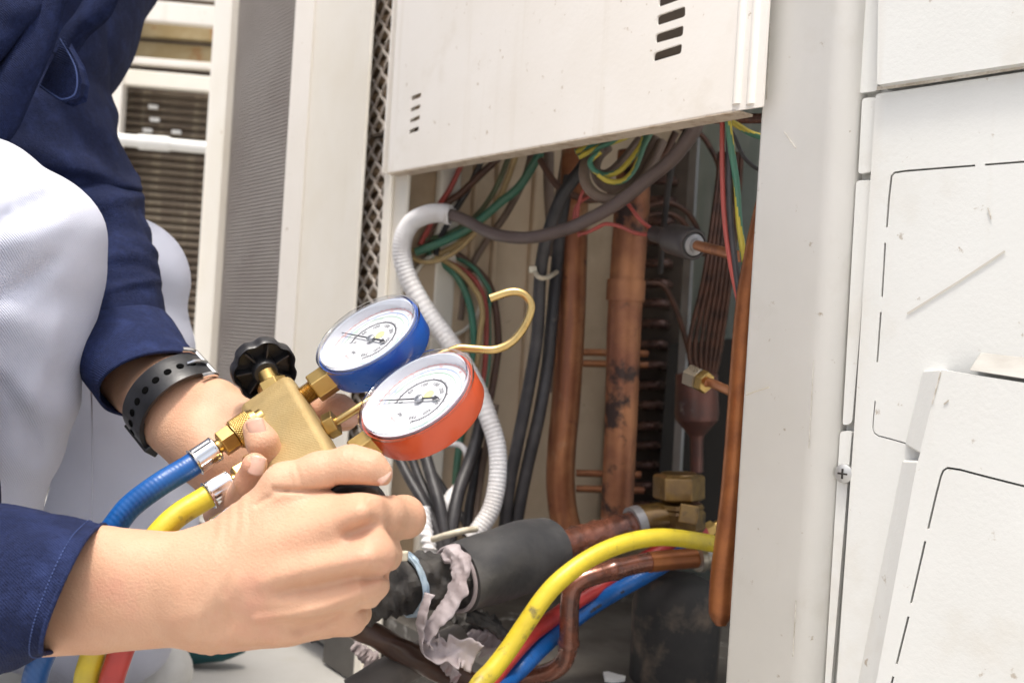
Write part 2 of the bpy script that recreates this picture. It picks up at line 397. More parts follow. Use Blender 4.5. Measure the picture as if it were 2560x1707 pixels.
m_mesh = mat('wire_mesh_grey', (.62, .57, .52), .5, col2=(.50, .44, .39), sc=12)
m_mesh2 = mat('fine_mesh_grey', (.42, .385, .36), .55, col2=(.36, .32, .295), sc=8)
m_coil = mat('dusty_coil', (.38, .28, .18), .7, col2=(.24, .165, .10), sc=10, bump=.5, bsc=100, streak=((.40, .32, .22), 90, .5, .7))
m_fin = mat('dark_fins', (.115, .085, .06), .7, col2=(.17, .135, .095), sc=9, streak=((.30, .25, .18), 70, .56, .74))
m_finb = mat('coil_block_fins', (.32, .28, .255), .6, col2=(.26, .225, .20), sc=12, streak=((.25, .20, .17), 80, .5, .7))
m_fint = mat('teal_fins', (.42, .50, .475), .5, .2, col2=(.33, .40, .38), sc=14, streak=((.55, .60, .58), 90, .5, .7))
m_rust = mat('rusty_olive_sheet', (.33, .25, .12), .7, col2=(.45, .38, .24), sc=10, stain=[((.30, .12, .03), 14, .58, .7)])
m_whitep = mat('white_plastic_pipe', (.80, .80, .78), .4, col2=(.76, .76, .73), sc=10)
m_shoe = mat('white_rubber', (.72, .72, .70), .6, col2=(.6, .59, .56), sc=20)
m_hair = mat('black_hair', (.01, .008, .007), .5, bump=.6, bsc=200)
def glassy(name, tint, refl=1.0):
    m = bpy.data.materials.new(name); m.use_nodes = True; t = m.node_tree; t.nodes.clear()
    o = t.nodes.new('ShaderNodeOutputMaterial'); mx = t.nodes.new('ShaderNodeMixShader'); tr = t.nodes.new('ShaderNodeBsdfTransparent'); gl = t.nodes.new('ShaderNodeBsdfGlossy')
    fr = t.nodes.new('ShaderNodeLayerWeight'); fr.inputs[0].default_value = .5; pw = t.nodes.new('ShaderNodeMath'); pw.operation = 'POWER'; pw.inputs[1].default_value = 3.5; t.links.new(fr.outputs['Facing'], pw.inputs[0])
    tr.inputs[0].default_value = (*tint, 1); gl.inputs['Roughness'].default_value = .06
    mu = t.nodes.new('ShaderNodeMath'); mu.operation = 'MULTIPLY'; mu.inputs[1].default_value = refl; mu.use_clamp = True
    t.links.new(pw.outputs[0], mu.inputs[0]); t.links.new(mu.outputs[0], mx.inputs[0]); t.links.new(tr.outputs[0], mx.inputs[1]); t.links.new(gl.outputs[0], mx.inputs[2]); t.links.new(mx.outputs[0], o.inputs[0])
    return m
m_lens = glassy('clear_lens', (.97, .98, 1.0), 1.6)
m_rim = mat('clear_plastic_rim', (.80, .82, .86), .18, coat=.5)

# ------------------------------------------------------------------ ground
gv = [(x, y, 0.0) for x in (-120, 120) for y in (-120, 120)]; gv = [(x, y, GZ) for x, y, _ in gv]
setp(obj('ground', (np.array(gv), [(0, 2, 3, 1)]), m_conc, smooth=False), kind='structure')

# ------------------------------------------------------------------ the open unit (large structure)
def vert(pl, x, y, off, z0, z1):
    q = pl.at(x, y, off); return np.array([q[0], q[1], z0]), np.array([q[0], q[1], z1])
UZ0, UZ1 = .12, 1.62
unit = thing('outdoor_unit', 'large off-white outdoor air conditioning unit with its lower front open, pipes and wires showing', 'air conditioner', (*M.at(1400, 900)[:2], 0))
# upper front cover with its vent slots
slotsR = [[(1642, 40), (1713, 15), (1713, 42), (1642, 65)], [(1638, 86), (1709, 63), (1707, 90), (1638, 109)], [(1634, 132), (1705, 109), (1703, 134), (1632, 155)], [(1646, -6), (1717, -33), (1716, -6), (1646, 19)], [(1650, -54), (1721, -83), (1720, -56), (1650, -29)]]
slotsL = [[(1028, 241), (1053, 231), (1052, 243), (1027, 253)], [(1026, 271), (1051, 260), (1050, 271), (1025, 281)], [(1025, 298), (1050, 287), (1048, 299), (1024, 308)], [(1023, 325), (1047, 315), (1046, 327), (1022, 336)]]
holes = [fillet(s, 7, 4) for s in slotsR] + [fillet(s, 2, 3) for s in slotsL]
cov = plate(fillet([(1013, -330), (1948, -420), (1906, 267), (1838, 277), (969, 434)], [0, 0, 4, 0, 6], 4), holes, M, .012, .0015)
cover = obj('front_cover', cov, m_white, unit, smooth=False)
fl0 = M.at(969, 434, .012); fl1 = M.at(1838, 277, .012)
obj('bottom_flange', beam(fl0 + NIN * .008, fl1 + NIN * .008, .0016, .016, NIN), m_edge, cover, smooth=False)
for xa in (1845, 1880):
    p = M.at(xa, 262, .0105); q = M.at(xa + 40, -300, .0105); q[:2] = p[:2]
    obj('pressed_rib', tube([p, q], .0036, 16), m_white, cover)
p = M.at(969, 434, .006); q = p.copy(); q[2] = UZ1
obj('side_flange', box((p + q) / 2 - M.d * .0008, M.d * .0008, np.array([0, 0, (q[2] - p[2]) / 2]), M.n * .0055), m_white, cover, smooth=False)
# left jamb beside the opening, with a narrow inner return
def strip(pl, xa, xb, yref, off, thick, z0=UZ0, z1=UZ1):
    a = pl.at(xa, yref, off); b = pl.at(xb, yref, off); c = (a + b) / 2; c[2] = (z0 + z1) / 2
    return box(c - pl.n * thick / 2, pl.d * np.linalg.norm((b - a)[:2]) / 2, np.array([0, 0, (z1 - z0) / 2]), pl.n * thick / 2)
obj('jamb', strip(M, 953, 1012, 560, 0, .004), m_cream, unit, smooth=False, bevel=.0012)
obj('jamb_bead', strip(M, 953, 972, 560, .004, .004), m_cream, unit, smooth=False, bevel=.0015)
# inner walls
def wallbox(p, d, L, z0, z1, n, t): 
    p = np.array([p[0], p[1], 0.0]); return box(p + d * L / 2 + np.array([0, 0, (z0 + z1) / 2]), d * L / 2, np.array([0, 0, (z1 - z0) / 2]), n * t / 2)
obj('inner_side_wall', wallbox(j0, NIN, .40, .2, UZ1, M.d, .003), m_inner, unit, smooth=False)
pr0 = LW.at(1190, 600, .0); pr1 = LW.at(1262, 600, 0)
LWn = LW.n
for (xa, xb, off, w) in ((1092, 1146, .010, 1), (1180, 1192, .006, 1), (1236, 1250, .006, 1), (1330, 1352, .006, 1)):
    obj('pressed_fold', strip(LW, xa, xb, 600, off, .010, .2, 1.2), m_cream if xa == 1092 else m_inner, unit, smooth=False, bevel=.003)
bk = j0 + NIN * .40
obj('rear_coil', wallbox(bk, M.d, .46, .2, UZ1, M.n, .02), m_fint, unit, smooth=False)
obj('service_box_floor', wallbox(M.at(1012, 430, -.01), M.d, .42, .845, .85, M.n, .01), m_dark, unit, smooth=False) if False else None
# closed box of the electrics behind the cover
for nm, off, t in (('electrics_box', .0, .003),):
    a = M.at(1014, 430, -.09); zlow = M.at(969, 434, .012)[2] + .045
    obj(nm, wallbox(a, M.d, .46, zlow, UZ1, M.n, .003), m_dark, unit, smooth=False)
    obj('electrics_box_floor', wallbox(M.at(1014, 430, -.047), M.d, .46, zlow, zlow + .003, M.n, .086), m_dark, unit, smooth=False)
# base pan
pz = M.at(1580, 1690, -.1)[2]
pc = j0 + NIN * .2 + M.d * .3
wM = float((M.at(2060, 980) - j0).dot(M.d)); pc = j0 + NIN * .2 + M.d * (wM / 2)
obj('base_pan', box(np.array([pc[0], pc[1], pz - .01]), M.d * (wM / 2 - .004), NIN * .2, np.array([0, 0, .01])), m_pan, unit, smooth=False)
# right post: flat face, rounded corner, recessed return
eL = M.at(1861, 980); e0 = 0.0; eR = M.at(2022, 980); wP = np.linalg.norm((eR - eL)[:2])
prof = [(0, .03), (0, .0012), (0, .0), (.0012, 0), (wP - .0012, 0)] + [(wP + .013 * math.sin(a), .013 * (1 - math.cos(a))) for a in np.linspace(0, math.pi / 2 * .92, 9)] + [(wP + .0135, .026)]
pv = []
for z0 in (UZ0, UZ1):
    for s, d in prof: pv.append(np.array([*(eL + M.d * s + NIN * d)[:2], z0]))
n = len(prof); pf = [(i, i + 1, n + i + 1, n + i) for i in range(n - 1)]
m_post_lightened = mat('lightened_post_paint', (.78, .765, .73), .42, col2=(.745, .73, .69), sc=8, bump=.1, bsc=300, stain=[((.45, .38, .29), 120, .67, .73), ((.66, .63, .57), 13, .6, .8)], streak=((.68, .65, .60), 30, .58, .8))  # paint lightened because the post face catches less light than the side panel
obj('corner_post', (np.array(pv), pf), m_post_lightened, unit, solid=.0015, sharp=25)
# right side: plastic faced panel
CR = eL + M.d * (wP + .012) + NIN * .012
R = Plane(CR, (.738, -.675))
obj('side_sheet', plate([(2136, -300), (3000, -420), (3000, 1900), (2020, 1900)], [], R, -.006, .002), m_panel, unit, smooth=False)
def slit_geo(pts, pl, off, w):
    q = [pl.at(x, y, off) for x, y in pts]
    return join(*[beam(a, b, w, .0003, pl.n) for a, b in zip(q[:-1], q[1:])])
# slit outlines cut in the fixed side plate (knock-outs)
def slit(pts, w):
    a, b = np.array(pts[0], float), np.array(pts[1], float); d = b - a; nn = np.array([-d[1], d[0]]) / np.linalg.norm(d) * w / 2
    return [tuple(a + nn), tuple(b + nn), tuple(b - nn), tuple(a - nn)]
def slitpath(pts, w):
    pts = [np.array(p, float) for p in pts]; L, Rr = [], []
    for i, p in enumerate(pts):
        d = pts[min(i + 1, len(pts) - 1)] - pts[max(i - 1, 0)]; nn = np.array([-d[1], d[0]]) / np.linalg.norm(d) * w / 2
        L.append(tuple(p + nn)); Rr.append(tuple(p - nn))
    return L + Rr[::-1]
mid_holes = [slitpath([(2217, 568), (2222, 500), (2227, 455), (2229, 440), (2236, 432), (2260, 428), (2345, 421), (2438, 414)], 5), slit([(2462, 412), (2700, 394)], 5),
             slit([(2213, 607), (2205, 742)], 4.5), slit([(2202, 780), (2193, 905)], 4.5), slitpath([(2188, 1002), (2184, 1040), (2182, 1070), (2186, 1082), (2196, 1089), (2230, 1098), (2264, 1108)], 3)]
midp = plate(fillet([(2190, 236), (2760, 150), (2760, 1900), (2078, 1900), (2136, 1060)], [6, 0, 0, 0, 0], 4), mid_holes, R, .004, .004)
obj('side_panel', midp, m_panel, unit, smooth=False)
obj('gap_backing', plate([(2200, 400), (2720, 380), (2720, 1100), (2170, 1100)], [], R, -.0035, .001), m_slit, unit, smooth=False)
obj('upper_side_panel', plate(fillet([(2200, -300), (2800, -360), (2800, 122), (2192, 213)], [0, 0, 0, 8], 6), [], R, .010, .013), m_panel, unit, smooth=False, bevel=.0025)
for pts in ([(2165, -300), (2202, -300), (2194, 228), (2146, 234)], [(2155, 246), (2192, 243), (2180, 430), (2145, 436)], [(2140, 452), (2182, 450), (2130, 1058), (2106, 1064)], [(2100, 1078), (2130, 1076), (2070, 1800), (2056, 1800)]):
    obj('edge_tab', plate(fillet(pts, 10, 5), [], R, .0005, .004), m_panel, unit, smooth=False, bevel=.0015)
# raised pipe cover low on the side panel
low_out = [(2352, 924), (2900, 1010), (2900, 1900), (2154, 1900), (2292, 1160), (2300, 1134)]
low_holes = [slitpath([(2320, 1322), (2338, 1245), (2352, 1190), (2358, 1176), (2368, 1169), (2400, 1174), (2480, 1195), (2700, 1250)], 5.5), slit([(2313, 1352), (2277, 1508)], 5.5), slit([(2271, 1540), (2241, 1660)], 5.5), slit([(2233, 1690), (2200, 1830)], 5.5)]
obj('pipe_cover', plate(fillet(low_out, [4, 0, 0, 0, 0, 0], 4), low_holes, R, .018, .004), m_panel, unit, smooth=False)
obj('pipe_cover_gap_backing', plate([(2345, 1150), (2850, 1260), (2850, 1880), (2195, 1880)], [], R, .0135, .001), m_slit, unit, smooth=False)
for pts in ([(2308, 925), (2352, 922), (2300, 1134), (2262, 1112)], [(2256, 1150), (2296, 1152), (2156, 1900), (2106, 1900)]):
    a = [R.at(*pts[0], .005), R.at(*pts[1], .0185), R.at(*pts[2], .0185), R.at(*pts[3], .005)]
    b = [q - R.n * .012 for q in a]
    obj('bevelled_side', (np.array(a + b), [(0, 1, 2, 3), (7, 6, 5, 4), (0, 4, 5, 1), (1, 5, 6, 2), (2, 6, 7, 3), (3, 7, 4, 0)]), m_panel, unit, smooth=False, bevel=.001)
a = [R.at(2420, 925, .0182), R.at(2900, 1000, .0182), R.at(2900, 930, .004), R.at(2450, 880, .004)]; b = [q - R.n * .01 for q in a]
obj('sloping_top', (np.array(a + b), [(0, 1, 2, 3), (7, 6, 5, 4), (0, 4, 5, 1), (1, 5, 6, 2), (2, 6, 7, 3), (3, 7, 4, 0)]), mat('dusty_sun_dimmed_top', (.36, .35, .325), .6, col2=(.28, .265, .24), sc=26, bump=.2), unit, smooth=False, bevel=.001)  # dusty, and its colour darkened further to offset the sun on this ledge
obj('scratch', slit_geo([(2268, 784), (2400, 702), (2512, 628)], R, .0046, .0009), mat('scratch_grey', (.50, .47, .42), .7), unit, smooth=False)
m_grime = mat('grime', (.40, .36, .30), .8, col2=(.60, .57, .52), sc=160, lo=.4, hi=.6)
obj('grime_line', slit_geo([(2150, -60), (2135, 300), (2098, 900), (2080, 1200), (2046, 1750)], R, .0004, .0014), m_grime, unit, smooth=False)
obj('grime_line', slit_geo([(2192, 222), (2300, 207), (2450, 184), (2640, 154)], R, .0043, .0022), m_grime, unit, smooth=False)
for q in ([(1925, 60), (1916, 250)], [(2034, 900), (2022, 1120)], [(1990, 1500), (1982, 1640)], [(1960, 330), (1990, 372)]):
    obj('scratch', slit_geo(q, M, .0003, .0004), m_grime, unit, smooth=False)
for q in ([(2360, 1010), (2372, 1000)], [(2470, 520), (2478, 548)], [(2352, 930), (2330, 1010)], [(2640, 640), (2700, 600)]):
    obj('scratch', slit_geo(q, R, .0046 if q[0][1] < 900 else .0184, .0006), m_grime, unit, smooth=False)
obj('scratch', slit_geo([(1866, 987), (1890, 978), (1922, 968)], M, .0003, .0005), mat('scratch_brown', (.48, .43, .34), .7), unit, smooth=False)
obj('scratch', slit_geo([(2176, 838), (2188, 832), (2204, 828)], R, .0012, .0006), mat('scratch_pale', (.55, .52, .46), .7), unit, smooth=False)
# screw
sc_ = R.at(2112, 1183, .002)
scr = obj('screw', lathe(sc_, R.n, [(-.004, .0035), (.0, .0055), (.0018, .0052), (.003, .003), (.0032, 0)], 24), mat('dull_zinc', (.5, .5, .49), .45, .8), unit)
upz = np.array([0, 0, 1.0])
obj('cross_recess', join(box(sc_ + R.n * .0029, R.d * .0028, upz * .0005, R.n * .0004), box(sc_ + R.n * .0029, R.d * .0005, upz * .0028, R.n * .0007)), m_slit, scr, smooth=False)
# expanded metal guard left of the jamb with the coil behind it
def expmesh(pl, xa, xb, yref, off, z0, z1, pw, ph, w, t):
    a = pl.at(xa, yref, off); b = pl.at(xb, yref, off); L = np.linalg.norm((b - a)[:2]); a = np.array([a[0], a[1], 0])
    gs = []; nrow = int((z1 - z0) / ph); ncol = int(L / pw) + 1
    for r in range(nrow + 1):
        pts = []
        for c in range(ncol * 4 + 1):
            u = c * pw / 4; ph_ = (c % 4); 
            tri = [0, .5, 1, .5][ph_] if r % 2 == 0 else [1, .5, 0, .5][ph_]
            tri = .5 + .5 * math.sin((tri - .5) * math.pi) if False else tri
            bump = (t * 1.2 if (r % 2 == 0) == (ph_ in (1, 2)) else 0)
            pts.append(a + pl.d * min(u, L) + np.array([0, 0, z0 + r * ph + (tri - .5) * ph * .92]) + pl.n * bump)
        q = np.array(pts); n = len(q); v = []
        for i in range(n):
            for s, d in ((-w, -t), (w, -t), (w, t), (-w, t)): v.append(q[i] + np.array([0, 0, s]) + pl.n * d)
        f = []
        for i in range(n - 1):
            for k in range(4): f.append((i * 4 + k, i * 4 + (k + 1) % 4, i * 4 + 4 + (k + 1) % 4, i * 4 + 4 + k))
        gs.append((np.array(v), f))
    return join(*gs)
setp(obj('expanded_metal_guard', expmesh(M, 862, 962, 600, -.012, .2, 1.35, .024, .0112, .0015, .0012), m_mesh, unit, smooth=False), kind='stuff')
a = M.at(850, 600, -.026)
obj('front_coil', wallbox(a, M.d, .11, .2, 1.35, M.n, .01), m_coil, unit, smooth=False)
rows = [tube([np.array([a[0], a[1], z]) + M.n * .008, np.array([a[0], a[1], z]) + M.n * .008 + M.d * .11], .005, 8) for z in np.arange(.22, 1.34, .0155)]
setp(obj('coil_tube_row', join(*rows), m_coil, unit), kind='stuff')
# cabinet shell on the unit's unseen sides
shell0 = j0 - M.d * .11
E0 = R.at(3000, 900, -.006); E0[2] = 0; rp0 = bk - M.d * .11 + NIN * .03; rp0[2] = 0
rp1 = E0 - R.n * .42
def wall2(p, q, t): d = q - p; d[2] = 0; L = np.linalg.norm(d); d = d / L; return wallbox(p, d, L, UZ0, UZ1, np.cross(d, upz), t)
def guard(p, q, name):
    d = q - p; d[2] = 0; L = np.linalg.norm(d); d = d / L; nn = np.cross(d, upz)
    g = [beam(p + d * u + upz * UZ0, p + d * u + upz * UZ1, .003, .003, nn) for u in np.arange(0, L + .001, .024)]
    g += [beam(p + upz * z + nn * .003, p + d * L + upz * z + nn * .003, .003, .003, nn) for z in np.arange(UZ0 + .03, UZ1, .075)]
    setp(obj(name, join(*g), m_white, unit, smooth=False), kind='stuff')
guard(E0, rp1, 'unseen_end_guard'); guard(rp1, rp0, 'unseen_rear_guard')  # unseen ends made as open bars, shaped to let light inside
for p in (E0, rp1, rp0): obj('corner_bar', box(p + upz * (UZ0 + UZ1) / 2, RC * .008, FW * .008, upz * (UZ1 - UZ0) / 2), m_white, unit, smooth=False)
fc = [j0 - M.d * .1 + M.n * .002, j0 + M.d * wM, E0, rp1, rp0]
def prism(pts, z0, z1):
    n = len(pts); v = np.array([[p[0], p[1], z0] for p in pts] + [[p[0], p[1], z1] for p in pts])
    return v, [tuple(range(n)), tuple(reversed(range(n, 2 * n)))] + [(i, (i + 1) % n, n + (i + 1) % n, n + i) for i in range(n)]
obj('top_panel', prism(fc, UZ1 + .002, UZ1 + .02), m_white, unit, smooth=False)
cen = sum(fc) / len(fc)
obj('base_frame', prism([cen + (p - cen) * .985 for p in fc], GZ + .003, .165), m_pan, unit, smooth=False)

# ------------------------------------------------------------------ neighbouring units
n1 = thing('outdoor_unit', 'cream outdoor unit with grey wire mesh side between the open unit and the far one', 'air conditioner', (*M.at(720, 900)[:2], 0), 'other outdoor units in the row')
obj('front_panel', strip(M, 741, 884, 780, .004, .003, .21, UZ1), m_cream, n1, smooth=False)
obj('pressed_fold', strip(M, 845, 884, 780, .009, .004, .21, UZ1), m_cream, n1, smooth=False, bevel=.002)
a = M.at(741, 780, .004); b = M.at(693, 780, .016)
dv = b - a; dv[2] = 0; L = np.linalg.norm(dv); dv /= L
obj('corner_post', wallbox(a, dv, L, .21, UZ1, np.cross(dv, upz), .004), m_white, n1, smooth=False, bevel=.001)
# fine wire mesh face
ma = M.at(528, 780, .0); mb = M.at(693, 780, .0); Lm = np.linalg.norm((mb - ma)[:2])
gs = []
for u in np.arange(0, Lm, .0044): gs.append(beam(np.array([*(ma + M.d * u)[:2], .15]), np.array([*(ma + M.d * u)[:2], 1.45]), .0013, .0013, M.n))
for z in np.arange(.15, 1.45, .0044): gs.append(beam(np.array([*ma[:2], z]) + M.n * .0016, np.array([*mb[:2], z]) + M.n * .0010, .0013, .0012, M.n))
setp(obj('wire_mesh', join(*gs), m_mesh2, n1, smooth=False), kind='stuff')
obj('coil_face', wallbox(ma - M.n * .02, M.d, Lm + .06, .15, UZ1, M.n, .012), m_finb, n1, smooth=False)
obj('end_post', strip(M, 487, 530, 780, .012, .03, .21, UZ1), m_cream, n1, smooth=False, bevel=.002)
obj('bottom_rail', strip(M, 487, 884, 780, .006, .02, .20, .245), m_white, n1, smooth=False, bevel=.002)
c1 = (M.at(487, 780) + M.at(884, 780)) / 2
obj('rear_body', box(np.array([*(c1 + NIN * .26)[:2], (.21 + UZ1) / 2]), M.d * .26, NIN * .2, np.array([0, 0, (UZ1 - .21) / 2])), m_white, n1, smooth=False)
obj('plinth', box(np.array([*(c1 + NIN * .27)[:2], .16]), M.d * .28, NIN * .24, np.array([0, 0, .04])), m_concd, n1, smooth=False)
# far unit: open frame with rails in front of its coils
FZ = Plane(P(400, 700, 1.95), (1.0, .16))
n2 = thing('outdoor_unit', 'far outdoor unit with white rails across dark coils and rusty sheet above', 'air conditioner', (*FZ.at(400, 900)[:2], 0), 'other outdoor units in the row')
def fbar(name, x0, y0, x1, y1, wpx, off, m, rnd=False, sleeve=None):
    p, q = FZ.at(x0, y0, off), FZ.at(x1, y1, off); w = wpx * 1.95 / F
    return obj(name, tube([p, q], w / 2, 16) if rnd else beam(p, q, w, .02, FZ.n), m, n2, smooth=rnd, bevel=0 if rnd else .002)
obj('side_post', strip(FZ, 205, 289, 500, .03, .04, .12, 1.7), m_white, n2, smooth=False, bevel=.003)
obj('rear_post', strip(FZ, 512, 600, 500, -.05, .04, .12, 1.7), m_cream, n2, smooth=False, bevel=.003)
fbar('top_rail', 240, 18, 620, 52, 50, .01, m_white)
fbar('rail', 240, 146, 620, 176, 17, .01, m_white); fbar('rail', 240, 188, 620, 222, 38, .015, m_cream)
pp = fbar('drain_pipe', 240, 344, 620, 380, 30, .03, m_whitep, True)
q0, q1 = FZ.at(347, 355, .03), FZ.at(424, 361, .03); obj('pipe_sleeve', tube([q0, q1], .0145, 16), m_whitep, pp)
fbar('rusty_sheet', 240, 62, 620, 92, 46, -.05, m_rust); fbar('rusty_sheet', 240, 118, 620, 148, 42, -.06, m_rust); fbar('rail_bracket', 292, 40, 330, 46, 46, .03, m_white)
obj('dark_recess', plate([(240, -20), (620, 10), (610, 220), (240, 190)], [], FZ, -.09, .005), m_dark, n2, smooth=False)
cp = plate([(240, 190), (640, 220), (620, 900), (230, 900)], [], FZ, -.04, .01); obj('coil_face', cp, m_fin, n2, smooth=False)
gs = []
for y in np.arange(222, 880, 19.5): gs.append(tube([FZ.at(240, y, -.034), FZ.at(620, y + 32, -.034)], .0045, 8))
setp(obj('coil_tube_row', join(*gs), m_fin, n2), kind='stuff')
for (x, y) in ((383, 268), (387, 300), (369, 327), (441, 331)):
    obj('pale_clip', box(FZ.at(x, y, -.024), FZ.d * .009, upz * .004, FZ.n * .004), m_whitep, n2, smooth=False, bevel=.0015)
obj('bottom_rail', strip(FZ, 205, 700, 500, .01, .05, .14, .24), m_white, n2, smooth=False, bevel=.003)
c2 = FZ.at(430, 600, -.30)
obj('rear_body', box(np.array([c2[0], c2[1], .92]), FZ.d * .22, FZ.n * .18, np.array([0, 0, .78])), m_white, n2, smooth=False)
obj('plinth', box(np.array([*FZ.at(430, 600, -.22)[:2], .128]), FZ.d * .3, FZ.n * .26, np.array([0, 0, .011])), m_concd, n2, smooth=False)

# ------------------------------------------------------------------ pipework of the open unit (parts of it)
def ptube(name, pts, rpx, m, off=None, zz=None, seg=16, parent=unit, n=None, fr=None, cap=True):
    """pts: (x, y[, z]); off = distance behind the unit's front plane"""
    W_ = []
    for q in pts:
        if len(q) == 3: W_.append(P(*q))
        elif zz is not None: W_.append(P(q[0], q[1], zz))
        else: W_.append(Q(q[0], q[1], off))
    zr = np.mean([w[1] for w in W_])
    r = np.array(rpx if not np.isscalar(rpx) else [rpx] * 2) * zr / F
    return obj(name, tube(W_, r.tolist(), seg, n, cap, fr), m, parent)
ptube('copper_pipe', [(1440, 360), (1434, 560), (1427, 800), (1415, 1000), (1405, 1110), (1401, 1200), (1408, 1280), (1428, 1360)], 36, m_copper, zz=.90, seg=28, n=80)
pp2 = ptube('copper_pipe', [(1588, 380), (1574, 600), (1561, 800), (1553, 1040), (1540, 1320)], [44, 44, 43, 41, 40], m_copper2, zz=.86, seg=28, n=60)
obj('solder_collar', tube([P(1566, 700, .86), P(1563, 752, .86)], .0168, 28, 6, True), m_copper2, pp2)
# return bends on the coil end
def bend(name, x0, x1, y, z, rpx):
    r = rpx * z / F
    return obj(name, tube([P(x0, y + 2, z + .02), P(x0 + 40, y, z), P(x1 - 22, y - 1, z - .006), P(x1 - 6, y + 1, z - .002), P(x1 - 2, y + 8, z + .012)], [r, r, r, r, r * .8], 10, 22), m_bend, unit)
m_bend = mat('return_bend_copper', (.15, .085, .07), .28, .45, col2=(.07, .04, .035), sc=70, bump=.2)
m_cdk = mat('dark_copper_bend', (.13, .065, .045), .35, .5, col2=(.06, .035, .028), sc=60)
ys = [445, 495, 547, 597, 652, 703, 752, 803, 855, 907, 957, 1006, 1058, 1107, 1157, 1208, 1258]
for y in ys:
    sh = (y - 445) * -.058
    bend('return_bend', 1600 + sh, 1690 + sh, y + 6, 1.08, 11.5)
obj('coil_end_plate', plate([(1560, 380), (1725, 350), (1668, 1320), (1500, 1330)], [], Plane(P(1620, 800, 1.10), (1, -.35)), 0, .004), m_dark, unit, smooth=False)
obj('aluminium_strip', (lambda a, b: beam(a, b, .010, .004, M.n))(P(1739, 330, 1.0), P(1690, 1230, 1.0)), m_alu, unit, smooth=False)
for (x0, x1, y) in ((1450, 1530, 880), (1450, 1530, 908), (1440, 1512, 1182), (1440, 1520, 1221)):
    ptube('coil_connecting_tube', [(x0, y), (x1 + 90, y + 4)], 9, m_copper, zz=1.0, seg=10)
bx = [1722, 1737, 1752, 1766, 1779, 1791, 1802]; tx = [1792, 1800, 1808, 1817, 1826, 1836, 1846]
for i, (b_, t_) in enumerate(zip(bx, tx)):
    ptube('capillary_tube', [(t_ + 8, 380, .93), (t_, 470 + 6 * i, .93), ((t_ * .52 + b_ * .48) + 2, 690, .92), (b_ + 1, 860, .92), (b_ * .6 + 1760 * .4, 945, .92)], 6.3, m_cdk, seg=8)
dc = P(1742, 990, .92); dax = UC
obj('distributor', lathe(dc, -dax, [(-.022, .012), (-.020, .0195), (.016, .0205), (.022, .0195), (.036, .0075), (.040, .0062), (.07, .006)], 28), mat('purple_brown_copper', (.17, .075, .06), .4, .4, col2=(.10, .06, .055), sc=40, bump=.4, bsc=150, stain=[((.30, .25, .24), 40, .64, .74)]), unit, sharp=22)
ptube('liquid_riser', [(1985, 400), (1940, 440), (1912, 530), (1888, 640), (1864, 800), (1834, 1204), (1807, 1433), (1802, 1530), (1802, 1562)], [28, 28, 28, 28, 29, 30, 31, 31, 14], m_coppern, off=.022, seg=24, n=90)
obj('dark_backdrop', plate([(1672, 860), (1900, 840), (1900, 1420), (1630, 1420)], [], Plane(P(1780, 1000, 1.03), (1, -.2)), 0, .003), m_slit, unit, smooth=False)  # near-black sheet added to darken the background behind the distributor
# flare fitting
hx = thing_ = None
fa, fb = Q(1722, 938, .06), Q(1750, 950, .06); dfx = (fb - fa)
flare = obj('flare_fitting', hexa(fa, fb, .0082, ph=.3), mat('nickel_brass', (.45, .38, .28), .3, .9), unit, smooth=False)
obj('flare_nut', hexa(fb + dfx * .06, fb + dfx * .62, .0080, ph=.2), m_brass, flare, smooth=False)
obj('capillary_stub', tube([fb + dfx * .5, Q(1780, 958, .06), Q(1830, 980, .05)], .0032, 10), m_copper, flare)
# pressure sensor in its rubber boot, on a copper stem
sa, sb = Q(1632, 584, .10), Q(1735, 612, .075); sax = (sb - sa) / np.linalg.norm(sb - sa); Ls = np.linalg.norm(sb - sa)
pxs = sa[1] / F
sens = obj('pressure_sensor_boot', lathe(sa, sax, [(0, 14 * pxs), (.002, 20 * pxs), (Ls * .3, 21 * pxs), (Ls * .42, 30 * pxs), (Ls * .5, 37 * pxs), (Ls * .9, 38 * pxs), (Ls * .98, 37 * pxs), (Ls, 34 * pxs), (Ls, 30 * pxs), (Ls * .97, 29 * pxs)], 28), mat('dark_grey_rubber', (.045, .037, .037), .5, col2=(.065, .055, .052), sc=50), unit)
obj('sensor_face', lathe(sb, sax, [(-.002, 26 * pxs), (.001, 25 * pxs), (.002, 16 * pxs), (.004, 15 * pxs), (.0045, 9 * pxs)], 24), m_alu, sens)
obj('sensor_stem', tube([sb, Q(1800, 628, .06), Q(1850, 642, .05)], 12 * pxs, 12), m_copper, sens)
# service valve
vz = .795; vx = vz / F
top = P(1697, 1185, vz); bot = P(1697, 1325, vz); dn = (bot - top) / np.linalg.norm(bot - top)
valve = obj('service_valve', join(lathe(top + dn * 72 * vx, dn, [(0, 58 * vx), (10 * vx, 64 * vx), (14 * vx, 60 * vx), (22 * vx, 66 * vx), (60 * vx, 66 * vx), (75 * vx, 55 * vx), (110 * vx, 50 * vx)], 8), tube([P(1592, 1306, vz - .01), P(1700, 1292, vz)], 43 * vx, 24, 4)), m_bronze, unit, sharp=30)
obj('hex_cap', hexa(top, top + dn * 64 * vx, 65 * vx, .14, ph=.35 + math.pi / 6), m_bronze, valve, smooth=False, bevel=.0008)
obj('cap_dome', lathe(top + dn * .001, -dn, [(0, 50 * vx), (.002, 44 * vx), (.0025, 30 * vx), (.0030, 0)], 24), m_bronze, valve)
obj('packing_nut', hexa(P(1722, 1285, vz - .045), P(1722, 1285, vz - .01), 32 * vx, .1, seg=4, ph=.8), m_bronze, valve, smooth=False, bevel=.001)
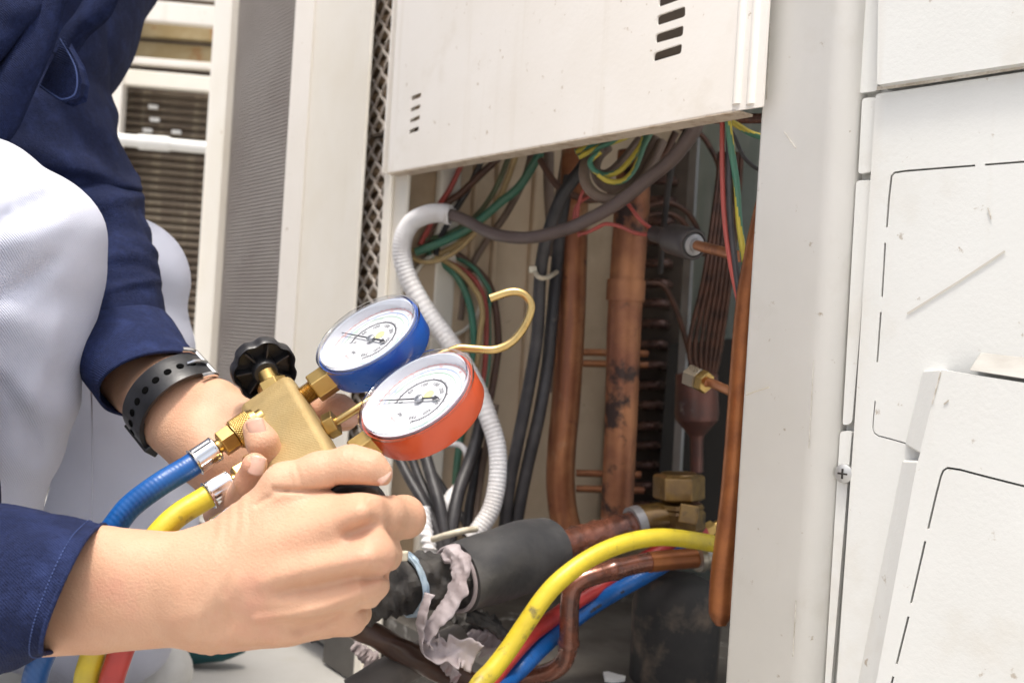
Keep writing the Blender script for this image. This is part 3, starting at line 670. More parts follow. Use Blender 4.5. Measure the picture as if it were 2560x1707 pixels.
ptube('suction_pipe', [(1370, 1375, .74), (1480, 1345, .76), (1605, 1308, .785)], [41, 40, 38], m_copperd, seg=28, n=30, fr=lambda s, th, r: .0012 * np.sin(s * 26) ** 12 + .0003 * np.sin(th * 5 + s * 30))
ptube('pipe_collar', [(1580, 1312, .779), (1600, 1306, .782)], 45, m_alu, seg=24)
# liquid line with elbow and silver nut
ptube('liquid_line', [(1755, 1392, .745), (1680, 1398, .735), (1600, 1408, .725), (1520, 1428, .715), (1462, 1446, .710), (1434, 1466, .708), (1425, 1500, .708), (1423, 1560, .71), (1421, 1610, .715), (1410, 1650, .72), (1380, 1676, .725), (1320, 1692, .735), (1250, 1700, .745)], 24, m_copperd, seg=20, n=110, fr=lambda s, th, r: .0012 * (np.exp(-((s - .23) / .012) ** 2) + np.exp(-((s - .66) / .012) ** 2)))
ptube('bright_pipe_end', [(1748, 1393, .7435), (1660, 1400.5, .7325), (1622, 1405, .7275)], 25.5, m_coppern, seg=20)
na, nb = P(1738, 1392, .742), P(1782, 1384, .748)
obj('flare_union', lathe(na, nb - na, [(0, .0085), (.0005, .0112), (.004, .0120), (.006, .0107), (.010, .0104), (.012, .0125), (.022, .0125), (.023, .010)], 24), mat('dull_nickel', (.42, .39, .33), .32, .85), unit)
# accumulator wrapped in black rubber
ac = P(1690, 1560, .80); acx = .80 / F; az = np.array([0, 0, 1.0])
b0 = np.array([ac[0], ac[1], pz])
hh = P(1690, 1432, .80)[2] - pz
obj('accumulator', lathe(b0, az, [(0, 108 * acx), (hh * .70, 112 * acx), (hh * .82, 106 * acx), (hh * .93, 84 * acx), (hh * .985, 50 * acx), (hh, 12 * acx)], 36), mat('black_mat_rubber', (.022, .021, .021), .7, col2=(.04, .037, .034), sc=18, bump=.6, bsc=40, stain=[((.13, .10, .075), 26, .54, .68)], streak=((.10, .075, .055), 40, .52, .7)), unit)

# ------------------------------------------------------------------ insulated suction line leaving the unit
fA, fB = P(1146, 1446, .675), P(1368, 1378, .735)
ins = thing('insulated_pipe', 'thick black foam sleeve over pipe wrapped with torn grey tape beside the fist', 'insulated pipe', fA)
fo = lambda s, th, r: .0006 * np.sin(3 * th + 9 * s) + .0010 * np.sin(th * 2 + 4) * (1 - s)
v, f = tube([fA, (fA + fB) / 2 + UC * .0015, fB], [.0232, .0250, .0258, .0254], 40, 34, True, fo)
obj('foam_sleeve', (v, f), m_foam, ins, sharp=60)
def rough(s, th, r): return .0018 * np.sin(11 * s * 9 + 2 * np.sin(3 * th)) * .5 + .0016 * np.sin(5 * th + 21 * s) + .0010 * np.sin(9 * th - 47 * s)
obj('old_foam', tube([P(760, 1530, .64), P(900, 1490, .648), P(1020, 1458, .66), P(1160, 1444, .682)], .0180, 36, 60, True, rough), m_foamr, ins)
obj('lower_pipe', tube([P(850, 1545, 0.650), P(960, 1600, 0.660), P(1080, 1665, 0.670), P(1200, 1715, 0.680), P(1300, 1740, 0.690)], .0078, 20, 40, True, lambda s, th, r: .0006 * np.sin(3 * th + 30 * s)), mat('dark_brown_lagging', (.045, .022, .015), .35, col2=(.10, .05, .03), sc=40, bump=.5, bsc=70), ins)
obj('outer_pipe', tube([P(880, 1740, 0.660), P(980, 1680, 0.670), P(1060, 1640, 0.690), P(1150, 1600, 0.710)], .012, 20, 20, True), mat('grey_lagging', (.10, .09, .08), .7, col2=(.15, .135, .12), sc=30, bump=.4, bsc=90), ins)
def ribbon(pts, w, t, curl=0.0, twist=None, jag=.002, n=80, seedv=1):
    p = catmull(pts, n); T, U_, W2 = frames(p); v = []; m = 13
    for i in range(n):
        s = i / (n - 1); a = (twist[0] + (twist[1] - twist[0]) * s) if twist else 0
        d = U_[i] * math.cos(a) + W2[i] * math.sin(a); nn = np.cross(T[i], d)
        ww = (w[0] + (w[1] - w[0]) * s) / 2 + jag * noise.noise(Vector((s * 14, seedv, 0)))
        for j in range(m):
            q = (j / (m - 1) - .5) * 2
            v.append(p[i] + d * ww * q + nn * (curl * q * q + .0022 * noise.noise(Vector((s * 9 + seedv, q * 2.2, 3.1))) + jag * .18 * noise.noise(Vector((s * 34 + seedv, q * 4, 7.7)))))
    f = [(i * m + j, i * m + j + 1, i * m + m + j + 1, i * m + m + j) for i in range(n - 1) for j in range(m - 1)]
    return np.array(v), f
def ringpts(c, ax, r, a0, a1, k=12):
    ax = ax / np.linalg.norm(ax); e1 = UC - ax * UC.dot(ax); e1 /= np.linalg.norm(e1); e2 = np.cross(ax, e1)
    return [c + (e1 * math.cos(a) + e2 * math.sin(a)) * r for a in np.linspace(a0, a1, k)]
axf = fB - fA
cT = P(1122, 1450, .668)
rp = ringpts(cT, axf, .0196, -1.2, 4.6, 16)
side = 1 if np.cross(axf / np.linalg.norm(axf), UC)[1] < 0 else -1
obj('tape_band', tube(ringpts(P(1150, 1443, .678), axf, .0222, 0, 2 * math.pi, 22), .0016, 8, 80), mat('brown_crumpled_tape', (.10, .075, .065), .6, col2=(.2, .16, .14), sc=60, bump=.6, bsc=150), ins)
obj('tape_band', tube(ringpts(P(1136, 1447, .674), axf, .0216, 0, 2 * math.pi, 22), .0015, 8, 80), m_tape, ins)
obj('torn_tape', ribbon([P(1112, 1368, 0.658), P(1140, 1400, 0.646), P(1138, 1450, 0.640), P(1118, 1500, 0.638), P(1080, 1545, 0.638), P(1052, 1590, 0.640), P(1075, 1610, 0.642)], (.014, .022), .0004, .004, (1.2, 2.1), .004, seedv=4), m_tape, ins, solid=.0005)
obj('torn_tape', ribbon([P(1062, 1480, 0.636), P(1048, 1530, 0.632), P(1045, 1575, 0.634), P(1060, 1618, 0.638), P(1110, 1632, 0.640), P(1150, 1626, 0.643), P(1188, 1642, 0.646)], (.010, .020), .0004, .005, (.2, 1.7), .004, seedv=9), m_tape, ins, solid=.0005)
obj('torn_tape', ribbon([P(1090, 1560, 0.646), P(1098, 1610, 0.651), P(1120, 1650, 0.656), P(1150, 1690, 0.661)], (.020, .012), .0004, .004, (.5, 1.2), .004, seedv=13), m_tape, ins, solid=.0005)
obj('torn_tape', ribbon([P(1168, 1530, 0.676), P(1220, 1550, 0.681), P(1262, 1585, 0.686), P(1290, 1600, 0.696)], (.012, .008), .0004, .002, (.9, 1.5), .002, seedv=21), m_foamr, ins, solid=.0006)
for pts, w_, sd_, m in [
    ([(1180, 1560, .73), (1215, 1590, .725), (1240, 1625, .73), (1290, 1640, .74)], (.022, .016), 31, m_tape), ([(1060, 1655, .70), (1100, 1668, .70), (1150, 1690, .705), (1190, 1700, .71)], (.014, .010), 37, m_tape),
    ([(1120, 1520, .72), (1160, 1550, .725), (1220, 1548, .73), (1250, 1570, .74)], (.016, .010), 41, m_foamr), ([(890, 1600, .69), (930, 1640, .69), (960, 1690, .695), (985, 1730, .70)], (.018, .012), 47, m_tape)]:
    obj('torn_tape', ribbon([P(*q) for q in pts], w_, .0004, .004, (.3, 2.0), .005, seedv=sd_), m, ins, solid=.0006)
zt = thing('cable_tie', 'pale blue nylon tie round the black foam next to the knuckles', 'cable tie', P(1010, 1460, .60), 'cable ties')
zc = P(1016, 1460, .659)
obj('band', ribbon(ringpts(zc, axf, .0199, -math.pi, math.pi, 26), (.0038, .0038), .001, 0, None, 0, 90, 2), m_tieb, zt, solid=.0012)
obj('head', box(P(1006, 1389, .641), RC * .0036, UC * .0029, FW * .003), m_tie, zt, smooth=False, bevel=.0008)

# ------------------------------------------------------------------ cables and wires (each a thing)
WG = 'wires and cables in the open unit'
def cable(name, pts, rpx, m, label, off=.06, seg=10, group=WG, cat='cable', n=None, zz=None):
    W_ = [P(*q) if len(q) == 3 else (P(q[0], q[1], zz) if zz else Q(q[0], q[1], off)) for q in pts]
    r = rpx * np.mean([w[1] for w in W_]) / F
    for i, q in enumerate(pts):                     # keep clear of the inner side wall
        t = LW.z(q[0], q[1])
        if 0 < t < 1.4 and W_[i][1] > t - r - .004: W_[i] = P(q[0], q[1], t - r - .004 - .0015 * (len(label) % 4))
    o = obj(name, tube(W_, r, seg, n), m); return setp(o, label, cat, group)
cable('power_cable', [(1092, 532, .905), (1127, 537, .90), (1164, 551, .89), (1225, 582, .865), (1286, 594, .845), (1347, 591, .825), (1424, 570, .80), (1465, 552, .785), (1541, 510, .76), (1618, 449, .735), (1675, 403, .715), (1717, 353, .70), (1744, 307, .69), (1765, 240, .685)], 16.5, m_cgrey, 'thick grey-brown cable sagging from the white conduit up under the cover', seg=16)
# corrugated conduit
cpts = [(1129, 539, .90), (1100, 533, .905), (1066, 537, .91), (1030, 556, .918), (1008, 595, .922), (1006, 645, .925), (1025, 705, .925), (1067, 778, .92), (1109, 835, .915), (1150, 895, .905), (1190, 965, .895), (1220, 1042, .885), (1240, 1103, .88), (1246, 1163, .875), (1240, 1224, .87), (1226, 1277, .865), (1198, 1322, .86), (1180, 1345, .86)]
cw = [P(*q) for q in cpts]
con = obj('conduit', tube(cw, [.0090, .0088, .0088, .0086, .0082, .008, .008], 20, 520, False, lambda s, th, r: np.clip((s - .16) * 8, 0.08, 1) *   .00022 * np.sign(np.sin(s * 2 * math.pi * 100)) * abs(np.sin(s * 2 * math.pi * 100)) ** .5 - np.where(s < .012, .0022 * (.5 + .5 * np.sin(3 * th + 1)), 0)), m_conduit, solid=.0012)
setp(con, 'white corrugated conduit curving down behind both gauges', 'conduit')
cable('cable', [(1168, 380, .96), (1127, 469, .97), (1099, 512, .975), (1072, 570, .98), (1050, 612, .98)], 7, m_cred, 'dusty red wire crossing behind the top of the white conduit')
cable('cable', [(1262, 380, .94), (1243, 398, .945), (1194, 444, .955), (1151, 484, .965), (1115, 512, .97), (1080, 570, .975), (1060, 620, .98)], 9, m_cbrown, 'brown cable slanting down to the torn end of the white conduit')
cable('cable', [(1296, 370, .94), (1268, 450, .95), (1246, 499, .955), (1210, 548, .96), (1160, 600, .965), (1090, 640, .97)], 8, m_ctan, 'tan wire running beside the thick green wire under the cover')
cable('cable', [(1352, 380, .93), (1301, 463, .94), (1249, 508, .945), (1206, 545, .95), (1164, 576, .955), (1102, 606, .955), (1038, 631, .955)], 11, m_cgreen, 'thick green wire with its end beside the bend of the white conduit')
cable('cable', [(1195, 575, .95), (1148, 622, .952), (1102, 649, .952), (1056, 655, .952), (1026, 640, .955), (1032, 622, .965)], 6, m_ctan, 'thin tan wire looped round below the end of the thick green wire')
cable('cable', [(1080, 640, .97), (1112, 652, .97), (1151, 680, .968), (1182, 717, .965), (1200, 747, .962), (1206, 793, .96), (1199, 839, .96), (1194, 901, .96), (1178, 1000, .96), (1150, 1120, .95)], 7, m_ctan, 'tan wire curving down beside the brass hook')
cable('cable', [(1100, 628, .985), (1133, 640, .985), (1179, 665, .98), (1206, 698, .98), (1225, 732, .978), (1222, 778, .975), (1222, 857, .975), (1220, 921, .97), (1205, 1010, .97)], 6, m_cgreen, 'slim green wire in the bundle behind the hook')
cable('cable', [(1110, 650, .978), (1164, 680, .975), (1194, 710, .972), (1213, 763, .97), (1216, 839, .97), (1210, 933, .968), (1195, 1020, .968)], 7, m_cred, 'red wire between green ones in the bundle behind the hook')
cable('cable', [(1110, 625, .99), (1139, 634, .99), (1194, 677, .985), (1225, 717, .985), (1240, 778, .98), (1246, 857, .98), (1242, 900, .98), (1226, 994, .975), (1205, 1080, .97)], 9, m_cbrown, 'dark brown cable on the outside of the bundle behind the hook')
cable('cable', [(1070, 635, .975), (1102, 655, .975), (1142, 692, .97), (1170, 747, .97), (1182, 808, .965), (1184, 881, .965), (1172, 980, .96), (1152, 1090, .95), (1142, 1163, .94), (1138, 1210, .94)], 9, m_cgreen, 'green cable passing behind the red gauge to a white plug')
cable('cable', [(1480, 370, .84), (1457, 418, .845), (1407, 487, .85), (1373, 575, .86), (1358, 633, .865), (1350, 700, .87), (1343, 840, .875), (1323, 962, .875), (1299, 1083, .875), (1275, 1204, .875), (1262, 1310, .875), (1255, 1400, .875)], 16, m_cblack, 'black cable curving from the cover down left of the copper pipes, left of two', seg=14)
cable('cable', [(1425, 440, .89), (1402, 560, .89), (1393, 660, .89), (1380, 800, .885), (1368, 921, .885), (1347, 1042, .88), (1319, 1163, .88), (1295, 1285, .88), (1280, 1400, .88)], 16, m_cblack, 'black cable tight beside the left copper pipe, right of two', seg=14)
cable('cable', [(1372, 380, .96), (1372, 470, .965), (1378, 560, .97), (1384, 640, .97)], 14, m_cgl, 'short dusty cable hanging straight down left of the copper pipe')
tie2 = thing('cable_tie', 'pale nylon tie holding the two black cables left of the copper pipe', 'cable tie', P(1345, 690, .86), 'cable ties')
obj('band', tube([P(1334, 672, .868), P(1346, 692, .853), P(1368, 694, .86), (P(1392, 680, .885))], .0021, 8), m_tie, tie2)
obj('head', box(P(1332, 674, .862), RC * .0034, UC * .0028, FW * .003), m_tie, tie2, smooth=False, bevel=.0006)
# coil of dusty grey cable and yellow-green wires under the cover
lp = [P(1655, 355, .80), P(1618, 430, .79), P(1587, 468, .785), P(1541, 497, .78), P(1500, 493, .78), P(1470, 468, .785), P(1460, 432, .79), P(1470, 396, .80), P(1500, 372, .81)]
lp2 = [P(1640, 345, .805), P(1602, 425, .80), P(1566, 462, .795), P(1528, 470, .795), P(1500, 452, .80), P(1488, 420, .805), P(1498, 390, .815), P(1520, 368, .82)]
ck = thing('cable_coil', 'coil of dusty grey cable hanging under the right half of the cover', 'cable', P(1540, 497, .8), WG)
obj('loop', tube(lp, .0044, 12), m_cgl, ck); obj('loop', tube(lp2, .0044, 12), m_cgl, ck)
obj('loop', tube([P(1600, 350, .83), P(1560, 400, .825), P(1520, 435, .82), P(1490, 430, .825), P(1480, 400, .83), P(1500, 360, .835)], .0042, 12), m_cgl, ck)
def stripe(name, pts, rpx, zz, label, tw=1.5, group=WG):
    W_ = [P(*q) if len(q) == 3 else P(q[0], q[1], zz) for q in pts]; n = 26 * len(pts); seg = 16
    v, f = tube(W_, rpx * zz / F, seg, n)
    mi = []
    for i in range(n - 1):
        for j in range(seg): mi.append(1 if ((j / seg + tw * i / n) % 1.0) < .42 else 0)
    mi += [0, 0]
    return setp(obj(name, (v, f), [m_cgreen, m_cyel], mi=mi), label, 'wire', group)
stripe('earth_wire', [(1438, 380), (1490, 360), (1564, 340), (1590, 322)], 6.5, .80, 'green and yellow wire end, upper of the pair pointing left under the cover', 2.2)
stripe('earth_wire', [(1446, 393), (1503, 366), (1560, 345), (1600, 325)], 7, .79, 'green and yellow wire end, lower of the pair pointing left under the cover', 1.7)
stripe('earth_wire', [(1500, 380), (1479, 398), (1476, 412), (1488, 428), (1515, 438), (1549, 427), (1580, 395), (1603, 361), (1616, 325)], 7, .775, 'looped green and yellow wire hanging before the grey cable coil, upper loop', 1.2)
stripe('earth_wire', [(1495, 436), (1522, 453), (1557, 452), (1587, 422), (1610, 365), (1631, 325)], 7, .77, 'looped green and yellow wire hanging before the grey cable coil, lower loop', .8)
cable('sensor_wire', [(1480, 466, .80), (1461, 474, .80), (1447, 510, .80), (1444, 556, .80), (1449, 592, .80)], 4.6, m_cred, 'thin red wire looped down from the grey coil behind the sagging cable', cat='wire')
cable('sensor_wire', [(1500, 484, .81), (1474, 490, .81), (1446, 510, .81), (1436, 535, .81), (1438, 580, .81)], 4.6, m_cred, 'thin red wire left of the other one hanging from the grey coil', cat='wire')
cable('sensor_wire', [(1448, 586, .80), (1470, 580, .79), (1492, 570, .78), (1515, 560, .775), (1549, 566, .77), (1590, 583, .77), (1640, 588, .775)], 5, m_cred, 'thin red wire running to the black sensor boot, lower of two', cat='wire')
cable('sensor_wire', [(1560, 495, .775), (1576, 518, .772), (1603, 552, .77), (1640, 580, .775)], 5, m_cred, 'thin red wire running to the black sensor boot, upper of two', cat='wire')
# wires hanging at the right end of the opening
cable('cable', [(1806, 250, .64), (1806, 288, .64), (1806, 441, .638), (1812, 556, .636), (1825, 652, .633), (1842, 735, .632), (1868, 850, .632)], 6.5, m_cred, 'red wire hanging from the cover beside the right post', cat='wire')
cable('cable', [(1822, 250, .638), (1822, 292, .638), (1823, 430, .636), (1826, 535, .634), (1838, 660, .631), (1860, 805, .629), (1880, 930, .64)], 8, m_cblack, 'black wire hanging from the cover beside the red one at the right post', cat='wire')
stripe('earth_wire', [(1817, 250), (1819, 292), (1829, 376), (1842, 464), (1848, 556), (1859, 640), (1871, 728), (1880, 800)], 8.5, .634, 'green and yellow wire hanging from the cover at the right post', 1.6)
stripe('earth_wire', [(1820, 298), (1850, 318), (1880, 335), (1930, 350)], 8, .66, 'short green and yellow wire going behind the right post', .6)
cable('cable', [(1812, 300, .70), (1836, 342, .70), (1859, 392, .70), (1892, 422, .70), (1930, 440, .70)], 5, m_cblack, 'thin black wire curving behind the right post', cat='wire')
ptube('cross_pipe', [(1740, 296, .70), (1828, 297, .70), (1940, 296, .70)], 13, m_copperd)
for pts in ([(1600, 530), (1625, 514), (1675, 508), (1717, 530), (1745, 575), (1762, 640)], [(1600, 550), (1625, 538), (1670, 534), (1705, 552), (1730, 590)], [(1590, 715), (1614, 709), (1656, 713), (1679, 747), (1702, 805), (1720, 870), (1735, 930)], [(1700, 320), (1748, 334), (1779, 376), (1798, 422), (1806, 500), (1800, 600)]):
    ptube('thin_refrigerant_tube', pts, 7, m_cdk, zz=.97, seg=10)
# lower cables behind the fist
for i, (pts, r, m, lb) in enumerate([
    ([(985, 1120, .90), (1020, 1190, .885), (1060, 1260, .87), (1092, 1330, .86), (1110, 1400, .855)], 13, m_cblack, 'black cable low in the opening, leftmost of the bundle behind the knuckles'),
    ([(1020, 1120, .91), (1050, 1200, .895), (1085, 1270, .88), (1106, 1340, .87), (1118, 1400, .865)], 12, m_cblack, 'black cable low in the opening, second from left behind the knuckles'),
    ([(1058, 1120, .90), (1078, 1190, .885), (1098, 1260, .87), (1110, 1330, .86), (1125, 1400, .855)], 16, m_cblack, 'black cable low in the opening, third from left below the red gauge'),
    ([(1205, 1040, .92), (1193, 1095, .91), (1172, 1160, .90), (1148, 1225, .885), (1132, 1300, .87), (1120, 1380, .86)], 17, m_cblack, 'thick black cable bending down left of the white conduit'),
    ([(1200, 1120, .93), (1188, 1190, .92), (1174, 1260, .91), (1166, 1340, .90)], 12, m_cblack, 'black cable straight beside the lower end of the white conduit')]):
    cable('cable', pts, r, m, lb, seg=12)
setp(obj('plug', tube([P(1118, 1290, .88), P(1124, 1262, .885), P(1140, 1235, .89), P(1148, 1210, .895)], [.004, .0085, .0085, .004], 12, 14), m_conduit), 'small white plug among the black cables below the red gauge', 'plug')
setp(obj('cord', tube([P(1058, 1270, .84), P(1064, 1320, .83), P(1074, 1370, .82), P(1078, 1400, .82)], .0052, 14, 60, True, lambda s, th, r: .0009 * np.sin(2 * th + 60 * s)), m_conduit), 'white braided cord behind the bent finger', 'cord')
cable('cable', [(1120, 1110, .93), (1148, 1112, .925), (1163, 1126, .92), (1168, 1155, .92), (1160, 1190, .92)], 8, m_conduit, 'short white tube looped below the red gauge')
tie3 = setp(obj('cable_tie', tube([P(1082, 1348, .80), P(1120, 1336, .785), P(1160, 1326, .785), P(1190, 1322, .80)], .0026, 10), m_tie), 'beige tie pulled across the bottom of the cables above the foam', 'cable tie', 'cable ties')
for pts, r, m, lb in [
    ([(1330, 380, .97), (1310, 450, .98), (1262, 540, .99), (1205, 620, 1.0), (1165, 700, 1.0), (1150, 800, 1.0)], 9, m_cgl, 'dusty cable sloping behind the tan loop to the round plate'),
    ([(1275, 385, .955), (1240, 470, .965), (1190, 540, .975), (1120, 585, .985), (1060, 600, .985)], 7, m_colive, 'olive wire sloping to the bend of the white conduit'),
    ([(1205, 400, .955), (1172, 470, .965), (1130, 540, .975), (1098, 600, .98), (1090, 640, .985)], 8, m_cblack, 'black wire sloping down behind the torn conduit end'),
    ([(1415, 380, .93), (1400, 470, .94), (1388, 560, .95), (1390, 680, .96), (1384, 820, .965), (1372, 980, .965)], 10, m_cgl, 'dusty cable behind the two black cables'),
    ([(1690, 330, .86), (1650, 400, .87), (1560, 470, .88), (1480, 500, .885), (1400, 470, .89), (1350, 400, .90)], 9, m_cbrown, 'brown cable looping behind the grey cable coil'),
    ([(1720, 320, .80), (1690, 380, .81), (1672, 460, .83), (1660, 560, .86), (1650, 680, .90)], 8, m_cblack, 'black wire dropping behind the thick sagging cable'),
    ([(1240, 1010, .93), (1222, 1090, .925), (1204, 1180, .92), (1190, 1280, .91), (1180, 1360, .90)], 9, m_cgl, 'dusty cable hidden behind the lower white conduit'),
    ([(1040, 1100, .93), (1075, 1170, .925), (1120, 1240, .92), (1160, 1300, .91), (1190, 1360, .90)], 10, m_cblack, 'black cable crossing low behind the white plug')]:
    cable('cable', pts, r, m, lb)
# round plate on the inner wall
cpz = LW.at(1112, 735, .004)
rp_ = obj('round_plate', lathe(cpz, LW.n, [(-.004, .040), (.003, .040), (.005, .038), (.005, 0)], 40), m_inner, unit)
obj('plate_rim', tube([cpz + LW.n * .004 + .041 * (LW.d * math.cos(a) + upz * math.sin(a)) for a in np.linspace(0, 2 * math.pi, 40)], .0022, 8, 80), m_cream, rp_)

# ------------------------------------------------------------------ the person
person = thing('person', 'person crouching in navy work shirt and white trousers, both hands on the gauge set', 'person', (-.42, .72, 0))
vb, fb_ = [], []
def addm(g):
    v, f = g; n = sum(len(a) for a in vb); vb.append(np.asarray(v)); fb_.extend([tuple(int(i) + n for i in q) for q in f])
# right hand (near the camera), fist on the lower knob
def mid(*a): return a
rh = [
 dict(pts=[K(-330, 1445, .485, 112), K(-120, 1440, .475, 112), K(250, 1425, .462, 108), K(520, 1432, .453, 94)], k=.006),
 dict(pts=[K(-330, 1540, .485, 112), K(-120, 1540, .475, 112), K(250, 1523, .462, 106), K(520, 1514, .455, 92)], k=.012),
 dict(pts=[K(520, 1425, .453, 90), K(700, 1350, .443, 72), K(905, 1278, .431, 50)], k=.012),
 dict(pts=[K(530, 1455, .450, 90), K(730, 1415, .437, 70), K(928, 1385, .4245, 52)], k=.012),
 dict(pts=[K(530, 1500, .452, 90), K(730, 1490, .441, 66), K(918, 1472, .430, 45)], k=.012),
 dict(pts=[K(530, 1530, .455, 76), K(720, 1548, .448, 62), K(872, 1545, .444, 39)], k=.012),
 dict(pts=[K(560, 1525, .462, 78), K(700, 1542, .465, 68), K(815, 1542, .466, 52)], k=.012),
 dict(pts=[K(560, 1400, .456, 80), K(640, 1310, .453, 66), K(712, 1214, .448, 54)], k=.012),           # thumb metacarpal
 dict(pts=[K(650, 1330, .455, 66), K(760, 1292, .450, 52), K(860, 1272, .445, 40)], k=.012),            # web
 dict(pts=[K(712, 1212, .448, 52), K(800, 1181, .446, 46), K(878, 1163, .444, 45), K(928, 1173, .443, 39), K(953, 1187, .443, 26)], k=.005, ki=.006),
 dict(pts=[K(905, 1278, .433, 51), K(960, 1284, .447, 47), K(1010, 1291, .466, 49), K(1016, 1296, .476, 45), K(985, 1300, .492, 38), K(930, 1292, .497, 34)], k=.006, ki=.004),
 dict(pts=[K(935, 1388, .428, 50), K(958, 1386, .452, 43), K(952, 1382, .474, 40), K(910, 1376, .488, 36)], k=.006, ki=.004),
 dict(pts=[K(922, 1470, .434, 44), K(931, 1463, .455, 38), K(925, 1455, .476, 36), K(890, 1450, .488, 32)], k=.005, ki=.004),
 dict(pts=[K(876, 1545, .447, 37), K(892, 1533, .464, 32), K(886, 1522, .480, 30), K(860, 1510, .488, 28)], k=.005, ki=.004),
 # tendons and knuckle heads
 dict(pts=[K(640, 1500, .4325, 12), K(780, 1512, .4255, 12), K(905, 1482, .4212, 12)], k=.010),
 dict(pts=[K(620, 1450, .4322, 10), K(780, 1420, .4225, 10), K(920, 1392, .4145, 14)], k=.010),
 dict(pts=[K(720, 1352, .4328, 10), K(830, 1312, .425, 12), K(900, 1282, .4190, 15)], k=.010),
 dict(pts=[K(560, 1570, .4405, 12), K(720, 1580, .4370, 9)], k=.012),
]
def groove(x, y, pts, w, amp):
    pts = np.array(pts, float); best = np.full(len(x), 1e9)
    for p, q in zip(pts[:-1], pts[1:]):
        d = q - p; t = np.clip(((x - p[0]) * d[0] + (y - p[1]) * d[1]) / d.dot(d), 0, 1)
        best = np.minimum(best, (x - p[0] - t * d[0]) ** 2 + (y - p[1] - t * d[1]) ** 2)
    return amp * np.exp(-best / w ** 2)
def wrinkle_r(w):
    d = np.zeros(len(w)); q = w - CAM; z = q[:, 1]
    x = q @ RC / z * F + 1280; y = -(q @ UC) / z * F + 853.5
    # fine skin folds across the wrist and on the thumb joint
    g = np.exp(-((x - 560 + (y - 1450) * .15) / 55) ** 2); d += g * .00020 * (np.sin((x + (y - 1450) * .22 + 9 * np.sin(y / 37)) / 4.6) + .8 * np.sin((x * .9 + (y - 1450) * .34 + 14 * np.sin(y / 61 + 1)) / 7.3))
    g = np.exp(-((x - 742) / 22) ** 2 - ((y - 1195) / 34) ** 2); d += g * .00035 * np.sin((x - .3 * y) / 3.6)
    g = np.exp(-((x - 875) / 20) ** 2 - ((y - 1150) / 34) ** 2); d += g * .00028 * np.sin((x + .2 * y) / 3.4)
    near = z < .456
    c = groove(x, y, [(686, 1222), (740, 1226), (800, 1224), (850, 1222)], 6, .0018) + groove(x, y, [(845, 1222), (905, 1222), (970, 1228)], 9, .0050)
    c += groove(x, y, [(932, 1308), (905, 1318), (870, 1332)], 17, .0014)
    c += groove(x, y, [(640, 1548), (740, 1538), (820, 1515), (900, 1480)], 13, -.0016) + groove(x, y, [(700, 1480), (800, 1462), (880, 1442), (940, 1428)], 17, .0013)
    c += groove(x, y, [(660, 1455), (780, 1422), (900, 1396)], 20, -.0008) + groove(x, y, [(740, 1575), (800, 1556), (850, 1528)], 13, .0012)
    c += groove(x, y, [(975, 1436), (915, 1448)], 12, .0013) + groove(x, y, [(962, 1497), (905, 1512)], 12, .0012)
    c += groove(x, y, [(545, 1575), (560, 1540)], 28, .0016) + groove(x, y, [(440, 1560), (480, 1545)], 38, -.0010)
    c += groove(x, y, [(640, 1262), (690, 1232), (720, 1226)], 6, .0008)
    return d + c * near
addm(sdf_mesh(rh, .0010, wrinkle_r))
# left hand behind the brass block, palm towards the camera
lh = [
 dict(pts=[K(230, 740, .70, 100), K(330, 880, .665, 70), K(430, 962, .622, 64)], k=.006),
 dict(pts=[K(190, 790, .70, 100), K(290, 930, .665, 70), K(388, 1015, .620, 62)], k=.02),
 dict(pts=[K(450, 980, .618, 62), K(540, 1010, .602, 62), K(630, 1062, .598, 58), K(730, 1110, .592, 50)], k=.02),
 dict(pts=[K(410, 1025, .616, 60), K(530, 1120, .598, 76), K(650, 1200, .588, 66)], k=.02),
 dict(pts=[K(438, 1072, .606, 48), K(510, 1148, .590, 50), K(578, 1238, .580, 48)], k=.02),
 dict(pts=[K(500, 1090, .583, 34), K(540, 1140, .574, 36)], k=.02),
 dict(pts=[K(735, 1255, .552, 40), K(700, 1200, .526, 38), K(676, 1150, .512, 37), K(656, 1105, .507, 37), K(639, 1073, .508, 32)], k=.004, ki=.004),
 dict(pts=[K(555, 1280, .565, 46), K(596, 1248, .523, 38), K(624, 1204, .499, 34), K(636, 1163, .492, 32)], k=.003, ki=.004),
 dict(pts=[K(690, 1040, .598, 46), K(780, 1020, .586, 45), K(845, 1030, .578, 43), K(862, 1038, .576, 38)], k=.012, ki=.004),
 dict(pts=[K(660, 1300, .58, 44), K(600, 1275, .575, 40)], k=.012),
]
addm(sdf_mesh(lh, .0011))
